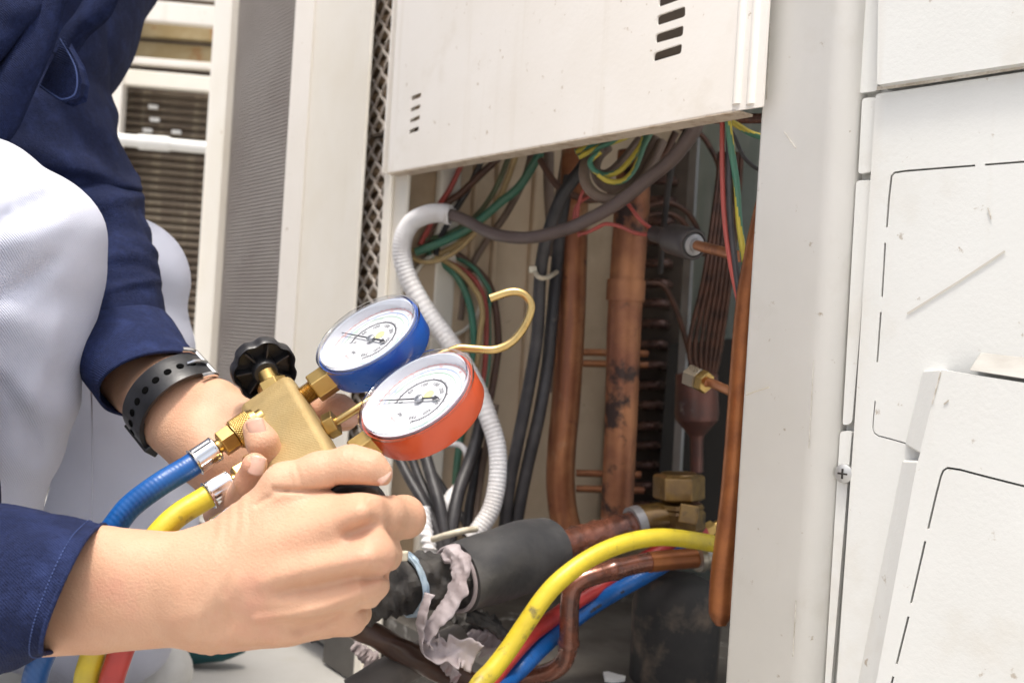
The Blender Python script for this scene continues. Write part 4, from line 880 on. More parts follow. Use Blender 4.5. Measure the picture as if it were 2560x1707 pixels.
# hidden rest of the body: arms to the shoulders, trunk, neck and head
def W3(p, r): return (np.array(p, float), r)
EL_R = P(-330, 1490, .487); EL_L = P(150, 560, .72)
SH_R = np.array([-.50, .60, .80]); SH_L = np.array([-.42, .86, .80])
hd = [
 dict(pts=[W3(SH_R, .036), W3(EL_R, .034)], k=.02), dict(pts=[W3(SH_L, .026), W3(P(92, 200, .775), .026), W3(EL_L, .026)], k=.01),
 dict(pts=[W3(EL_L, .026), K(230, 740, .70, 84)], k=.01),
 dict(pts=[W3((-.64, .76, .30), .12), W3((-.55, .79, .60), .10), W3((-.46, .78, .82), .08)], k=.02),
 dict(pts=[W3(SH_R, .036), W3((-.43, .75, .86), .05), W3(SH_L, .03)], k=.02),
 dict(pts=[W3((-.42, .74, .88), .055), W3((-.37, .74, .98), .05)], k=.03),
 dict(pts=[W3((-.37, .74, 1.04), .082), W3((-.34, .74, 1.01), .074), W3((-.325, .74, .975), .055)], k=.03),
 dict(pts=[W3((-.268, .74, 1.012), .010), W3((-.252, .74, .990), .012)], k=.012),       # nose
 dict(pts=[W3((-.275, .73, .955), .010), W3((-.275, .75, .955), .010)], k=.008),        # mouth
 dict(pts=[W3((-.37, .655, 1.02), .012), W3((-.375, .655, .99), .010)], k=.006), dict(pts=[W3((-.37, .825, 1.02), .012), W3((-.375, .825, .99), .010)], k=.006),
 dict(pts=[W3((-.276, .708, 1.022), .011), W3((-.275, .708, 1.022), .011)], k=.006, cut=True), dict(pts=[W3((-.276, .772, 1.022), .011), W3((-.275, .772, 1.022), .011)], k=.006, cut=True),
]
addm(sdf_mesh(hd, .0055, pad=.02))
body = obj('body', (np.concatenate(vb), fb_), m_skin, person, sharp=180)
for yy in (.708, .772):
    obj('eye', lathe(np.array([-.286, yy, 1.021]), np.array([1., 0, 0]), [(-.010, .004), (-.004, .010), (.004, .0105), (.009, .006), (.011, 0)], 16), m_whitep, person)
v, f = sdf_mesh([dict(pts=[W3((-.40, .74, 1.06), .088), W3((-.36, .74, 1.075), .080)], k=.02), dict(pts=[W3((-.44, .74, 1.03), .072), W3((-.45, .74, .97), .05)], k=.03)], .006, lambda w: .003 * np.sin(w[:, 0] * 190) * np.sin(w[:, 1] * 170))
obj('hair', (v, f), m_hair, person, sharp=180)
# nails
def nail(c, up, nrm, w, l):
    up = np.asarray(up, float); nrm = np.asarray(nrm, float); nrm = nrm / np.linalg.norm(nrm); up = up - nrm * up.dot(nrm); up /= np.linalg.norm(up); rt = np.cross(up, nrm)
    v, f = [], []; a, b = 12, 12
    for i in range(a):
        t = i / (a - 1) * 2 - 1
        for j in range(b):
            s = j / (b - 1) * 2 - 1
            ln = l * (1 - .18 * s * s if t > 0 else 1 - .28 * s * s)
            v.append(c + rt * (w * math.sin(s * 1.15) / math.sin(1.15)) + up * (t * ln) - nrm * (w * .42 * s * s + l * .10 * t * t))
    for i in range(a - 1):
        for j in range(b - 1): f.append((i * b + j, i * b + j + 1, i * b + b + j + 1, i * b + b + j))
    return obj('nail', (np.array(v), f), m_nail, body, solid=.0006)
nail(P(639, 1073, .5004), P(633, 1060, .508) - P(645, 1100, .507), -FW + .15 * RC * 0 + UC * .16, .0046, .0056)
nail(P(642, 1164, .4857), P(640, 1140, .49) - P(630, 1190, .496), -FW + UC * .12 + RC * .2, .0040, .0050)
nail(P(875, 1050, .5655), P(880, 1046, .57) - P(840, 1040, .572), -FW * .8 + RC * .4 - UC * .3, .0046, .0055)
nail(P(950, 1177, .4378), P(972, 1198, .443) - P(925, 1162, .443), UC * .45 - FW * .80 + RC * .30, .0042, .0050)

# ------------------------------------------------------------------ clothes
def folds(v, amp, sc, seed):
    return amp * nz(v, sc, seed, 3)
def hemd(u, th): return 0
# right sleeve
def rdisp(u, th, v):
    d = folds(v, .0055, 13, 2) + .0018 * np.sin(9 * th + 10 * u) * (1 - u) + .0030 * np.exp(-((th - 5.1 - .7 * (1 - u)) / .25) ** 2) * (u > .05)
    return d
HB = lambda px_, z: -FW * (px_ * z / F)
def ring(x, y, z, ax, ay, br, bz, bd=0):
    c = P(x, y, z); a = P(x + ax, y + ay, z) - c; b = -FW * bz + RC * (br * z / F)
    return (c, a, b)
sl = [ring(-420, 1500, .50, -10, -255, 20, .058), ring(-150, 1488, .485, 5, -236, 30, .056), ring(60, 1480, .468, 30, -200, 42, .050), ring(188, 1475, .458, 57, -163, 40, .043)]
jv, jf = [], []
def addj(g):
    v, f = g; n = sum(len(a) for a in jv); jv.append(np.asarray(v)); jf.extend([tuple(int(i) + n for i in q) for q in f])
rs = loft(sl, 70, 90, rdisp)
addj(rs)
# left forearm sleeve
def lring(x, y, z, ax, ay, bd, br=0, by=0):
    c = P(x, y, z); a = P(x + ax, y + ay, z) - c; return (c, a, -FW * bd + (RC * br - UC * by) * (z / F))
def ldisp(u, th, v):
    w = np.sin(19 * u + 1.6 * np.sin(th * 2 + .5) + 5 * u * u) + .6 * np.sin(47 * u * u + 3 * th)
    fd = 0
    for u0, sl_, ph, wd, am in ((.20, .10, .4, .035, .008), (.36, -.08, 1.3, .03, .007), (.50, .12, .9, .028, .006), (.63, -.06, 2.0, .025, .0055), (.76, .07, .2, .022, .004)):
        fd = fd + am * .5 * np.exp(-((u - u0 - sl_ * np.sin(th + ph)) / (wd * 1.5)) ** 2) * (.55 + .45 * np.sin(th + ph * 5))
    return fd + .0012 * w * np.clip(1 - abs(u - .42) * 2.0, 0, 1) + folds(v, .006, 16, 5) * np.clip(1.15 - u, 0, 1)
ls = [lring(150, 470, .745, 150, -60, .060), lring(190, 560, .735, 150, -66, .058), lring(245, 650, .71, 134, -58, .052), lring(276, 745, .69, 110, -52, .046, -8, -10), lring(296, 822, .672, 97, -42, .041, -18, -22)]
addj(loft(ls, 70, 80, ldisp))
# left upper sleeve
def udisp(u, th, v):
    fd = 0
    for u0, sl_, ph, wd, am in ((.42, .16, .6, .03, .010), (.56, -.12, 1.4, .028, .010), (.70, .14, .3, .024, .010), (.82, -.08, 1.0, .02, .009), (.91, .05, .2, .016, .007)):
        fd = fd + am * .5 * np.exp(-((u - u0 - sl_ * np.sin(th + ph)) / (wd * 1.7)) ** 2) * (.55 + .45 * np.sin(th + ph * 5))
    return fd + folds(v, .008, 8, 9) + .005 * np.sin(26 * u + 3 * np.sin(th)) * np.clip(u * 1.6 - .6, 0, 1)
us = [lring(20, -420, .83, 270, -20, .085), lring(95, -60, .80, 200, -10, .078), lring(92, 140, .775, 165, 0, .070), lring(95, 235, .765, 146, 6, .068), lring(128, 360, .755, 158, 10, .070), lring(166, 440, .75, 150, 12, .070), lring(175, 488, .748, 137, 14, .064), lring(172, 512, .747, 118, 10, .052)]
addj(loft(us, 90, 90, udisp))
tor = [dict(pts=[W3((-.66, .76, .30), .175), W3((-.56, .80, .60), .175), W3((-.47, .80, .84), .15)], k=.05),
       dict(pts=[W3(SH_R, .085), W3((-.44, .76, .86), .11), W3(SH_L, .085)], k=.06),
       dict(pts=[W3(SH_R, .082), W3(EL_R + (SH_R - EL_R) * .1, .066)], k=.05), dict(pts=[W3(SH_L, .082), W3(P(60, 60, .80), .070)], k=.05),
       dict(pts=[W3((-.43, .74, .93), .066), W3((-.41, .74, .955), .062)], k=.03)]
def tfold(w):
    q = w * 1.0; a = np.sin(q[:, 0] * 42 + q[:, 2] * 26 + 2.2 * np.sin(q[:, 1] * 17)); b = np.sin(q[:, 0] * 25 - q[:, 2] * 47 + 1.5 * np.sin(q[:, 1] * 23 + 1))
    return .0045 * a + .003 * b
addj(sdf_mesh(tor, .006, tfold, pad=.03))
jacket = obj('work_shirt', (np.concatenate(jv), jf), m_navy, person, sharp=180)
# left cuff with its seam and stitches
def cdisp(u, th, v): return folds(v, .0016, 30, 4) + .0006 * np.sin(th * 3 + 1)
cf = [lring(294, 820, .672, 101, -43, .0425, -18, -22), lring(318, 868, .657, 101, -52, .041, -24, -29), lring(350, 918, .643, 99, -60, .0385, -32, -39), lring(388, 964, .632, 95, -68, .036, -40, -48)]
cg = loft(cf, 40, 90, cdisp)
cuff = obj('cuff', cg, m_navyc, jacket, solid=.0018, sharp=180)
def stitch(parent, rings, u, nu, nv, dispf, out, name='stitch_row', m=m_thread, dash=True):
    v, f = loft(rings, nu, nv, dispf); v = v.reshape(nu, nv, 3); i = int(u * (nu - 1)); r = v[i]; c = r.mean(0)
    r = np.concatenate([r, r[:1]]); r = catmull(r, 260); d = r - c; r = r + d / np.linalg.norm(d, axis=1)[:, None] * out
    gs = [tube([r[k], r[k + 1]], .00028, 5) for k in range(0, 258, 2)] if dash else [tube(r[::2], .0005, 6, 130)]
    return setp(obj(name, join(*gs), m, parent), kind='stuff')
stitch(cuff, cf, .03, 40, 90, cdisp, .0006); stitch(cuff, cf, .12, 40, 90, cdisp, .0003); stitch(cuff, cf, .93, 40, 90, cdisp, .0003)
rc = [sl[-2], sl[-1]]
stitch(jacket, sl, .93, 70, 90, rdisp, .0003)
# hem lip of the right sleeve
vv = np.asarray(rs[0]).reshape(70, 90, 3)[-1]; obj('sleeve_hem', tube(np.concatenate([vv, vv[:1]])[::3], .0011, 8, 120), m_navyc, jacket)
# chest pocket with its open edge, and placket folds on the shirt front
pk = [P(150, 98, .648), P(184, 158, .640), P(193, 200, .638), P(186, 236, .638), P(158, 248, .640), P(138, 240, .644), P(95, 210, .655)]
obj('pocket_edge', tube(pk, .0005, 8, 60), mat('navy_edge', (.05, .08, .22), .8), jacket)
pkc = sum(pk) / len(pk); pb = [pkc + (p - pkc) * .96 + FW * .004 for p in pk]
n = len(pb); obj('chest_pocket', (np.array(pb + [p + FW * .012 for p in pb]), [tuple(range(n))] + [(i, (i + 1) % n, n + (i + 1) % n, n + i) for i in range(n)] + [tuple(reversed(range(n, 2 * n)))]), m_navyc, jacket, smooth=False, bevel=.002)
def flapstrip(a, b, wd, nm='front_fold'):
    pts = catmull([P(*q) for q in a], 40); pts2 = catmull([P(*q) for q in b], 40); m = 14; v = []
    for i in range(40):
        for j in range(m):
            t = j / (m - 1); v.append(pts[i] * (1 - t) + pts2[i] * t + (-FW) * (.010 * math.sin(t * math.pi) ** .7))
    f = [(i * m + j, i * m + m + j, i * m + m + j + 1, i * m + j + 1) for i in range(39) for j in range(m - 1)]
    return obj(nm, (np.array(v), f), m_navy, jacket, solid=.003, sharp=180)
flapstrip([(205, -60, .63), (160, 10, .628), (140, 90, .628), (108, 170, .628), (80, 232, .630), (45, 310, .632), (0, 372, .635)], [(110, -70, .65), (70, 40, .645), (35, 110, .645), (5, 180, .64), (-30, 250, .64), (-60, 320, .64), (-90, 380, .64)], 1)
flapstrip([(160, -80, .64), (110, 20, .625), (60, 75, .625), (20, 125, .625), (-40, 190, .63)], [(40, -90, .65), (-20, 20, .64), (-60, 70, .64), (-90, 120, .64), (-130, 200, .64)], 1)
flapstrip([(300, -20, .70), (270, 40, .70), (215, 90, .70), (170, 160, .70)], [(250, -40, .72), (200, 40, .71), (165, 90, .71), (150, 140, .71)], 1)
# trousers
tr = [dict(pts=[W3((-.64, .70, .34), .14), K(-330, 540, .635, 235), K(-60, 560, .615, 214), K(56, 612, .605, 182)], k=.03),
      dict(pts=[K(56, 612, .605, 182), K(40, 760, .61, 196), K(0, 950, .615, 188), K(-35, 1200, .62, 152), W3((-.37, .63, .20), .05)], k=.012),
      dict(pts=[W3((-.60, .84, .34), .14), K(120, 640, .86, 190), K(316, 694, .82, 146)], k=.03),
      dict(pts=[K(316, 694, .82, 146), K(326, 860, .82, 152), K(322, 1100, .82, 158), K(300, 1330, .82, 182), K(265, 1560, .82, 165), W3((-.43, .86, .21), .05)], k=.010),
      dict(pts=[W3((-.66, .70, .32), .16), W3((-.62, .84, .32), .16)], k=.05)]
def trf(w):
    q = w - CAM; x = q @ RC / q[:, 1] * F + 1280; y = -(q @ UC) / q[:, 1] * F + 853.5; near = (q[:, 1] < .62)
    fo_ = groove(x, y, [(-80, 590), (40, 535), (120, 500)], 24, .0048) + groove(x, y, [(-60, 640), (60, 590), (150, 560)], 30, -.0025) + groove(x, y, [(-60, 770), (50, 720), (130, 650)], 22, .0042) + groove(x, y, [(0, 960), (60, 1040), (90, 1140)], 20, .0035) + groove(x, y, [(140, 800), (120, 900), (70, 1000)], 26, -.002)
    q = w; return fo_ * near + .0012 * np.sin(q[:, 0] * 38 + q[:, 2] * 55 + 2 * np.sin(q[:, 1] * 20)) + .0009 * np.sin(q[:, 0] * 70 - q[:, 2] * 33 + 2 * np.sin(q[:, 2] * 26)) + .0009 * np.sin(q[:, 0] * 120 + q[:, 2] * 140)
trous = obj('trousers', sdf_mesh(tr, .0042, trf, pad=.03), m_trous, person, sharp=180)
obj('side_seam', tube([P(228, 960, .672), P(230, 1060, .655), P(230, 1200, .655), P(229, 1330, .66)], .0006, 6), mat('seam_thread', (.5, .52, .62), .8), trous)
for (x, y) in ((-.345, .64), (-.425, .87)):
    v, f = sdf_mesh([dict(pts=[W3((x - .05, y, .16), .042), W3((x + .04, y, .165), .040), W3((x + .13, y, .15), .034)], k=.02)], .006); v[:, 2] = np.maximum(v[:, 2], GZ + .002)
    obj('shoe', (v, f), m_shoe, person, sharp=180)

# ------------------------------------------------------------------ wristwatch
wt = thing('wristwatch', 'black rubber watch strap with punched holes and steel buckle on the wrist', 'watch', P(430, 1000, .58))
wa = P(500, 1060, .60) - P(400, 945, .625)                    # wrist axis
wcs = [(P(418, 986, .616), 0), (P(438, 1008, .611), 1)]
wn = wa / np.linalg.norm(wa); ea = P(525, 915, .6) - P(345, 1062, .6); ea -= wn * ea.dot(wn); ea /= np.linalg.norm(ea); eb = np.cross(wn, ea); eb *= (1 if eb[1] < 0 else -1)
def wpt(th, s, out=0.0):
    c = P(441, 1009, .612) + wn * s
    return c + ea * (.0272 + out) * math.cos(th) + eb * (.0245 + out) * math.sin(th)
def strapmesh(t0, t1, w, th, out, n=60, hole=()):
    vo = []; m = 9
    for i in range(n):
        t = t0 + (t1 - t0) * i / (n - 1)
        for o in (0, th):
            for j in range(m):
                q = j / (m - 1) * 2 - 1
                vo.append(wpt(t, q * w / 2, out + o - .0003 * q ** 6 * (1 if o else 0)))
    f = []; s = 2 * m
    for i in range(n - 1):
        a, b = i * s, i * s + s
        for j in range(m - 1):
            f.append((a + j, a + j + 1, b + j + 1, b + j)); f.append((a + m + j, b + m + j, b + m + j + 1, a + m + j + 1))
        f.append((a, b, b + m, a + m)); f.append((a + m - 1, a + 2 * m - 1, b + 2 * m - 1, b + m - 1))
    f.append(tuple(list(range(m)) + list(range(2 * m - 1, m - 1, -1)))); a = (n - 1) * s; f.append(tuple(list(range(a + m - 1, a - 1, -1)) + list(range(a + m, a + 2 * m))))
    return np.array(vo), f
strap = obj('strap', strapmesh(.1, math.pi - .05, .0215, .0024, .0012), m_strap, wt, sharp=50)
obj('under_strap', strapmesh(-math.pi * .95, .5, .0195, .0020, .0000), m_strap, wt, sharp=50)
obj('under_strap', strapmesh(math.pi * .72, math.pi * 1.12, .0195, .0020, -.0002), m_strap, wt, sharp=50)
for k, t in enumerate(np.linspace(.55, 2.72, 9)):
    c = wpt(t, .0005, .0040); nn = (wpt(t, 0, .01) - wpt(t, 0, 0)); nn /= np.linalg.norm(nn); tg = wpt(t + .01, 0) - wpt(t - .01, 0); tg /= np.linalg.norm(tg)
    obj('strap_hole', lathe(c - nn * .0004, nn, [(-.001, .0023), (.0003, .0023), (.0004, .0020), (.0004, 0)], 18), m_hole, strap)
# buckle
bt = .42
bpt = [wpt(bt + .10, -.0135, .0045), wpt(bt - .10, -.0130, .0045), wpt(bt - .24, -.0125, .004), wpt(bt - .24, .0125, .004), wpt(bt - .06, .0135, .0045), wpt(bt + .16, .0138, .0035)]
obj('buckle', join(tube(bpt[:2] + bpt[2:3], .0016, 8, 16), tube([bpt[2], bpt[3]], .0017, 8), tube(bpt[3:], .0016, 8, 16)), m_steel, wt)
obj('buckle_pin', tube([wpt(bt - .22, .0005, .005), wpt(bt + .05, .0005, .0052), wpt(bt + .26, .0005, .0042)], .0012, 8, 16), m_steel, wt)
v1 = [wpt(math.pi - .22, s, o) for s in (-.0135, .0135) for o in (-.001, .0052)]; v2 = [wpt(math.pi + .16, s, o) for s in (-.0135, .0135) for o in (-.001, .0052)]
obj('keeper', (np.array(v1 + v2), [(0, 2, 3, 1), (4, 5, 7, 6), (0, 1, 5, 4), (2, 6, 7, 3), (1, 3, 7, 5), (0, 4, 6, 2)]), m_strap, wt, smooth=False, bevel=.0009)

# ------------------------------------------------------------------ manifold gauge set
def cam2w(v): return RC * v[0] + UC * v[1] + FW * v[2]
gn = cam2w(np.array([-.416, .739, -.53])); gn /= np.linalg.norm(gn)
gcB = P(921, 837, .560); gcR = P(1041, 987, .505)
gu = gcR - gcB; gu -= gn * gu.dot(gn); gu /= np.linalg.norm(gu)
gvv = np.cross(gn, gu); gvv /= np.linalg.norm(gvv)
if gvv.dot(RC) < 0: gvv = -gvv
mg = thing('manifold_gauge_set', 'brass refrigerant manifold with blue and orange-red pressure gauges held in both hands', 'pressure gauges', P(740, 1060, .54))
RG = .0316
def onpl(x, y, c, n):
    r = ray(x, y); return CAM + r * (n.dot(c - CAM) / n.dot(r))
def text_geo(s, size):
    cu = bpy.data.curves.new('t', 'FONT'); cu.body = s; cu.size = size; cu.align_x = 'CENTER'; cu.align_y = 'CENTER'; cu.resolution_u = 2
    o = bpy.data.objects.new('t', cu); COL.objects.link(o); bpy.context.view_layer.update()
    me = bpy.data.meshes.new_from_object(o.evaluated_get(bpy.context.evaluated_depsgraph_get()))
    v = np.array([q.co[:] for q in me.vertices]).reshape(-1, 3); f = [tuple(p.vertices) for p in me.polygons]
    bpy.data.objects.remove(o); bpy.data.curves.remove(cu); bpy.data.meshes.remove(me); return v, f
def gauge(c, m_case, label, tip, tail):
    back = -gn; H = .0175
    g = obj('pressure_gauge', lathe(c, back, [(.0005, RG - .0012), (.0, RG), (.001, RG + .0002), (H * .80, RG - .0002), (H * .93, RG - .0016), (H, RG - .006), (H + .0006, RG * .5), (H + .0006, 0)], 72, gvv, open_=True), m_case, mg)
    g['label'] = label
    # clear snap-on lens: rim, side wall and face
    obj('lens_rim', lathe(c, gn, [(-.0005, RG + .0008), (.0008, RG + .0011), (.0022, RG + .0010), (.0030, RG + .0002), (.0033, RG - .0012), (.0028, RG - .0020), (.0020, RG - .0018), (-.0005, RG - .0014)], 72, gvv, True), m_lensrim, g)
    obj('lens', lathe(c + gn * .0022, gn, [(0, RG - .0016), (.0005, RG - .004), (.0010, RG * .6), (.0012, 0)], 64, gvv, open_=True), m_lens, g)
    dl = c - gn * .0042
    obj('bezel_wall', lathe(dl, gn, [(0, RG - .0036), (.0052, RG - .0022), (.0052, RG - .0016), (0, RG - .0026)], 64, gvv, True), m_rim, g)
    obj('dial', lathe(dl - gn * .0008, gn, [(0, RG - .0014), (.0008, RG - .0014), (.0008, 0)], 64, gvv), m_dial, g)
    up, rt = gvv, np.cross(gvv, gn)
    def pos(r, a, h=.0003): return dl + gn * h + (up * math.cos(a) + rt * math.sin(a)) * r
    gs, ms = [], []
    def arc(r, w, a0, a1, mi, n=50):
        v = []; 
        for a in np.linspace(a0, a1, n): v += [pos(r - w / 2, a), pos(r + w / 2, a)]
        gs.append((np.array(v), [(2 * i, 2 * i + 1, 2 * i + 3, 2 * i + 2) for i in range(n - 1)])); ms.extend([mi] * (n - 1))
    A0, A1 = -2.3, 2.3
    for r, mi in ((.0268, 1), (.0235, 2), (.0205, 3), (.0150, 0)): arc(r, .00042, A0, A1, mi)
    for i in range(71):
        a = A0 + (A1 - A0) * i / 70; l = .0016 if i % 5 == 0 else .0009
        for r, mi in ((.0150, 0),) + (((.0268, 1),) if i % 2 == 0 else ()):
            d = pos(r + l, a) - pos(r, a); s = np.cross(d, gn); s = s / np.linalg.norm(s) * .0002
            gs.append((np.array([pos(r, a) + s, pos(r, a) - s, pos(r + l, a) - s, pos(r + l, a) + s]), [(0, 1, 2, 3)])); ms.append(mi)
    def txt(s, r, a, size, mi, upright=False):
        v, f = text_geo(s, size); p = pos(r, a)
        u2 = (up * math.cos(a) + rt * math.sin(a)) if not upright else up; r2 = np.cross(u2, gn)
        gs.append((p + v[:, :1] * r2 + v[:, 1:2] * u2, f)); ms.extend([mi] * len(f))
    nums = ['0', '50', '100', '150', '200', '250', '300', '350']
    for i, s in enumerate(nums): txt(s, .0122, A0 + (A1 - A0) * i / 7, .0033, 0)
    for i, s in enumerate(['-20', '0', '20', '40', '60', '80', '100']): txt(s, .0250, A0 + .3 + (A1 - A0 - .6) * i / 6, .0024, 1)
    for i, s in enumerate(['-40', '-20', '0', '20', '40', '60']): txt(s, .0220, A0 + .4 + (A1 - A0 - .8) * i / 5, .0023, 2)
    for i, s in enumerate(['-30', '-10', '10', '30', '50']): txt(s, .0188, A0 + .5 + (A1 - A0 - 1.0) * i / 4, .0023, 3)
    txt('psi', .0120, math.pi, .0034, 0, True); txt('kg/cm\u00b2', .0165, math.pi, .0022, 1, True)
    v = [pos(.0052, a, .00025) * 0 + dl + gn * .00025 + up * (.0055 + .0030 * math.cos(a)) + rt * (.0030 * math.sin(a)) for a in np.linspace(0, 2 * math.pi, 20, endpoint=False)]
    gs.append((np.array(v), [tuple(range(20))])); ms.append(4)
    obj('dial_print', join(*gs), [m_pk, m_pr, m_pb, m_pg, m_py], g, smooth=False, mi=ms)
    # pointer
    hub = dl + gn * .0014
    tp = onpl(*tip, hub, gn); tl = onpl(*tail, hub, gn)
    d = tp - hub; s = np.cross(d, gn); s /= np.linalg.norm(s); d /= np.linalg.norm(d); e = tl - hub; Le = np.linalg.norm(e)
    poly = [hub + s * .00045, tp + s * .0001, tp - s * .0001, hub - s * .00045, hub - s * .0006 - d * Le * .72, hub - s * .0017 - d * Le * .74, hub - d * Le, hub + s * .0017 - d * Le * .74, hub + s * .0006 - d * Le * .72]
    n = len(poly); pv = np.array(poly + [p + gn * .0004 for p in poly])
    nd = obj('pointer', (pv, [(8, 0, 3, 4), (0, 1, 2, 3), (5, 6, 7, 8), (4, 5, 8)][:0] + [tuple(reversed(range(n))), tuple(range(n, 2 * n))] + [(i, (i + 1) % n, n + (i + 1) % n, n + i) for i in range(n)]), m_ptr, g, smooth=False)
    obj('pointer_hub', lathe(hub, gn, [(-.0004, .0024), (.0010, .0024), (.0014, .0019), (.0015, .0007), (.0020, .0006), (.0021, 0)], 24), mat('grey_hub', (.35, .36, .38), .35, .6), g)
    return g
m_lensrim = glassy('clear_rim', (.90, .91, .94), 2.6)
gB = gauge(gcB, m_gblue, 'blue-cased pressure gauge', (850, 831), (968, 848))
gR = gauge(gcR, m_gred, 'orange-red-cased pressure gauge', (948, 1002), (1103, 983))
# brass body block
stem = .0185
bB = gcB - gvv * (RG + stem) - gn * .009; bR = gcR - gvv * (RG + stem) - gn * .009
bc = (bB + bR) / 2 - gu * .003; bL = np.linalg.norm(bR - bB) / 2 + .0175
def blockgeo():
    v, f = box(bc - gvv * .0158, gu * bL, gvv * .0172, gn * .0125); return v, f
blk = obj('body_block', blockgeo(), m_block, mg, smooth=True, bevel=.0055, sharp=180); blk.modifiers['b'].segments = 4
wnm = blk.modifiers.new('w', 'WEIGHTED_NORMAL')
def fitting(c, d, L0, L1, r):
    obj('threaded_stem', tube([c, c + d * L0], r * .62, 20, 60, True, lambda s, th, rr: .0004 * np.sin(s * 2 * math.pi * 9 + th)), m_brass, mg)
    obj('hex_nut', hexa(c + d * L0, c + d * L1, r, .1, ph=.45), m_brass, mg, smooth=False, bevel=.0004)
fitting(bB + gvv * .0008, gvv, .0070, stem + .002, .0088); fitting(bR + gvv * .0008, gvv, .0070, stem + .002, .0088)
# hook rod and its nut
h0 = bB * .46 + bR * .54 + gvv * .0012; 
hn = P(832, 1062, .528)
r0 = P(815, 1070, .530); r1 = P(900, 1016, .530)
rd = (r1 - r0) / np.linalg.norm(r1 - r0)
obj('hook_nut', hexa(P(815, 1069, .529), P(842, 1055, .529), .0072, .1, ph=.2), m_brass, mg, smooth=False, bevel=.0004)
hk = [P(836, 1057, .529), P(900, 1016, .530), P(1000, 950, .540), P(1090, 893, .545), P(1125, 878, .546), P(1150, 870, .546), P(1185, 872, .546), P(1235, 874, .546), P(1275, 858, .546), P(1305, 826, .546), P(1325, 785, .546), P(1326, 756, .546), P(1306, 734, .546), P(1275, 730, .546), P(1225, 746, .546)]
obj('hanging_hook', tube(hk, .0023, 14, 150), m_rod, mg)
# valve knobs
def knob(c, ax, name='valve_knob'):
    ax = ax / np.linalg.norm(ax); e1 = np.cross(ax, [0.3, .5, .8]); e1 /= np.linalg.norm(e1); e2 = np.cross(ax, e1); seg = 112
    th = np.linspace(0, 2 * math.pi, seg, endpoint=False); lob = 1 - .085 * (0.5 + .5 * np.cos(7 * th)) ** 2.5
    def rg(h, r, w): return c + ax * h + (np.cos(th)[:, None] * e1 + np.sin(th)[:, None] * e2) * (r * (1 + (lob - 1) * w))[:, None]
    prof = [(.000, .0182, 1), (.0012, .0190, 1), (.0085, .0190, 1), (.0105, .0180, 1), (.0112, .016, 1), (.0115, .0008, 0), ]
    inn = [(.0085, .0008, 0), (.0085, .0165, 1), (.0012, .0172, 1)]
    R_ = [rg(*q) for q in prof] + [rg(*q) for q in inn]; v = np.concatenate(R_); n = len(R_); f = []
    for a in range(n):
        b = (a + 1) % n
        for j in range(seg):
            k = (j + 1) % seg; f.append((a * seg + j, a * seg + k, b * seg + k, b * seg + j))
    kb = obj(name, (v, f), m_blackp, mg, sharp=50)
    for i in range(7):
        a = (i + .5) * 2 * math.pi / 7; d = math.cos(a) * e1 + math.sin(a) * e2
        obj('rib', box(c + d * .0112 + ax * .0052, d * .0052, np.cross(ax, d) * .0006, ax * .0038), m_blackp, kb, smooth=False, bevel=.0003)
    obj('knob_hub', lathe(c, ax, [(.0085, .0075), (-.001, .0075), (-.0022, .0066), (-.0024, .0045)], 28), m_blackp, kb)
    return kb
kax = -gu
kc = bc - gvv * .0130 - gu * (bL + .0085)
knob(P(664, 930, .578), kax)
kq0 = bc - gvv * .012 - gu * (bL - .002); kq1 = P(664, 930, .578)
obj('gland_nut', hexa(kq0, kq0 * .35 + kq1 * .65, .0092, .1), m_brass, mg, smooth=False, bevel=.0004)
obj('valve_stem', tube([kq0, kq1], .0052, 16), m_brass, mg)
k2 = P(862, 1262, .470)
knob(k2, gu)
obj('valve_stem', tube([bc - gvv * .010 + gu * (bL - .002), k2 + gu * .004], .0042, 12), m_brass, mg)

# ------------------------------------------------------------------ charging hoses (one each, gauge set to unit)
HG = 'charging hoses of the gauge set'
def hose(label, m, ferr, path, rw, end, knurl=None, hexp=None):
    """ferr: ferrule from, to (towards the block)"""
    a, b = P(*ferr[0]), P(*ferr[1]); d = b - a; L = np.linalg.norm(d); d /= L
    pts = [b * .3 + a * .7] + [P(*q) for q in path]
    hs = thing('charging_hose', label, 'hose', pts[len(pts) // 2], HG)
    rfn = lambda s, th, r: .00012 * np.sin(2 * math.pi * 260 * s + 2 * th)
    obj('rubber_hose', tube(pts, rw, 20, 18 * len(pts)), m, hs)
    rf = rw * 1.16
    def crimp(s, th, r): return np.where((s > .12) & (s < .86), -.0005 * (.5 + .5 * np.cos(8 * th)) ** 3, 0) + .0006 * np.exp(-((s - .03) / .03) ** 2) - np.where(s > .93, (s - .93) * .03, 0)
    obj('crimped_ferrule', tube([a, b], rf, 48, 40, True, crimp), m_chrome, hs)
    if hexp:
        h0, h1 = b + d * .0022, b + d * .0022 + d * hexp
        obj('neck', tube([b - d * .001, h0], rw * .62, 14), m_brass, hs)
        obj('hex_nut', hexa(h0, h1, rw * 1.18, .1, ph=.3), m_brass, hs, smooth=False, bevel=.0003)
        if knurl:
            kk = lambda s, th, r: np.where((s > .05) & (s < .78), .00035 * (np.maximum(np.sin(34 * th + 46 * s), np.sin(34 * th - 46 * s))), np.where(s > .9, -.0008, -.0002))
            obj('knurled_nut', tube([h1, h1 + d * knurl], rw * 1.32, 170, 70, True, kk), m_brass, hs, sharp=60)
            obj('port_stub', tube([h1 + d * knurl, h1 + d * (knurl + .004)], rw * .8, 14), m_brass, hs)
    if end:
        e = [P(*q) for q in end]
        obj('end_fitting', join(hexa(e[0], e[1], rw * 1.05, .1), tube([e[1], e[1] * 2 - e[0]], rw * .6, 14)), m_brass, hs, smooth=False)
    return hs
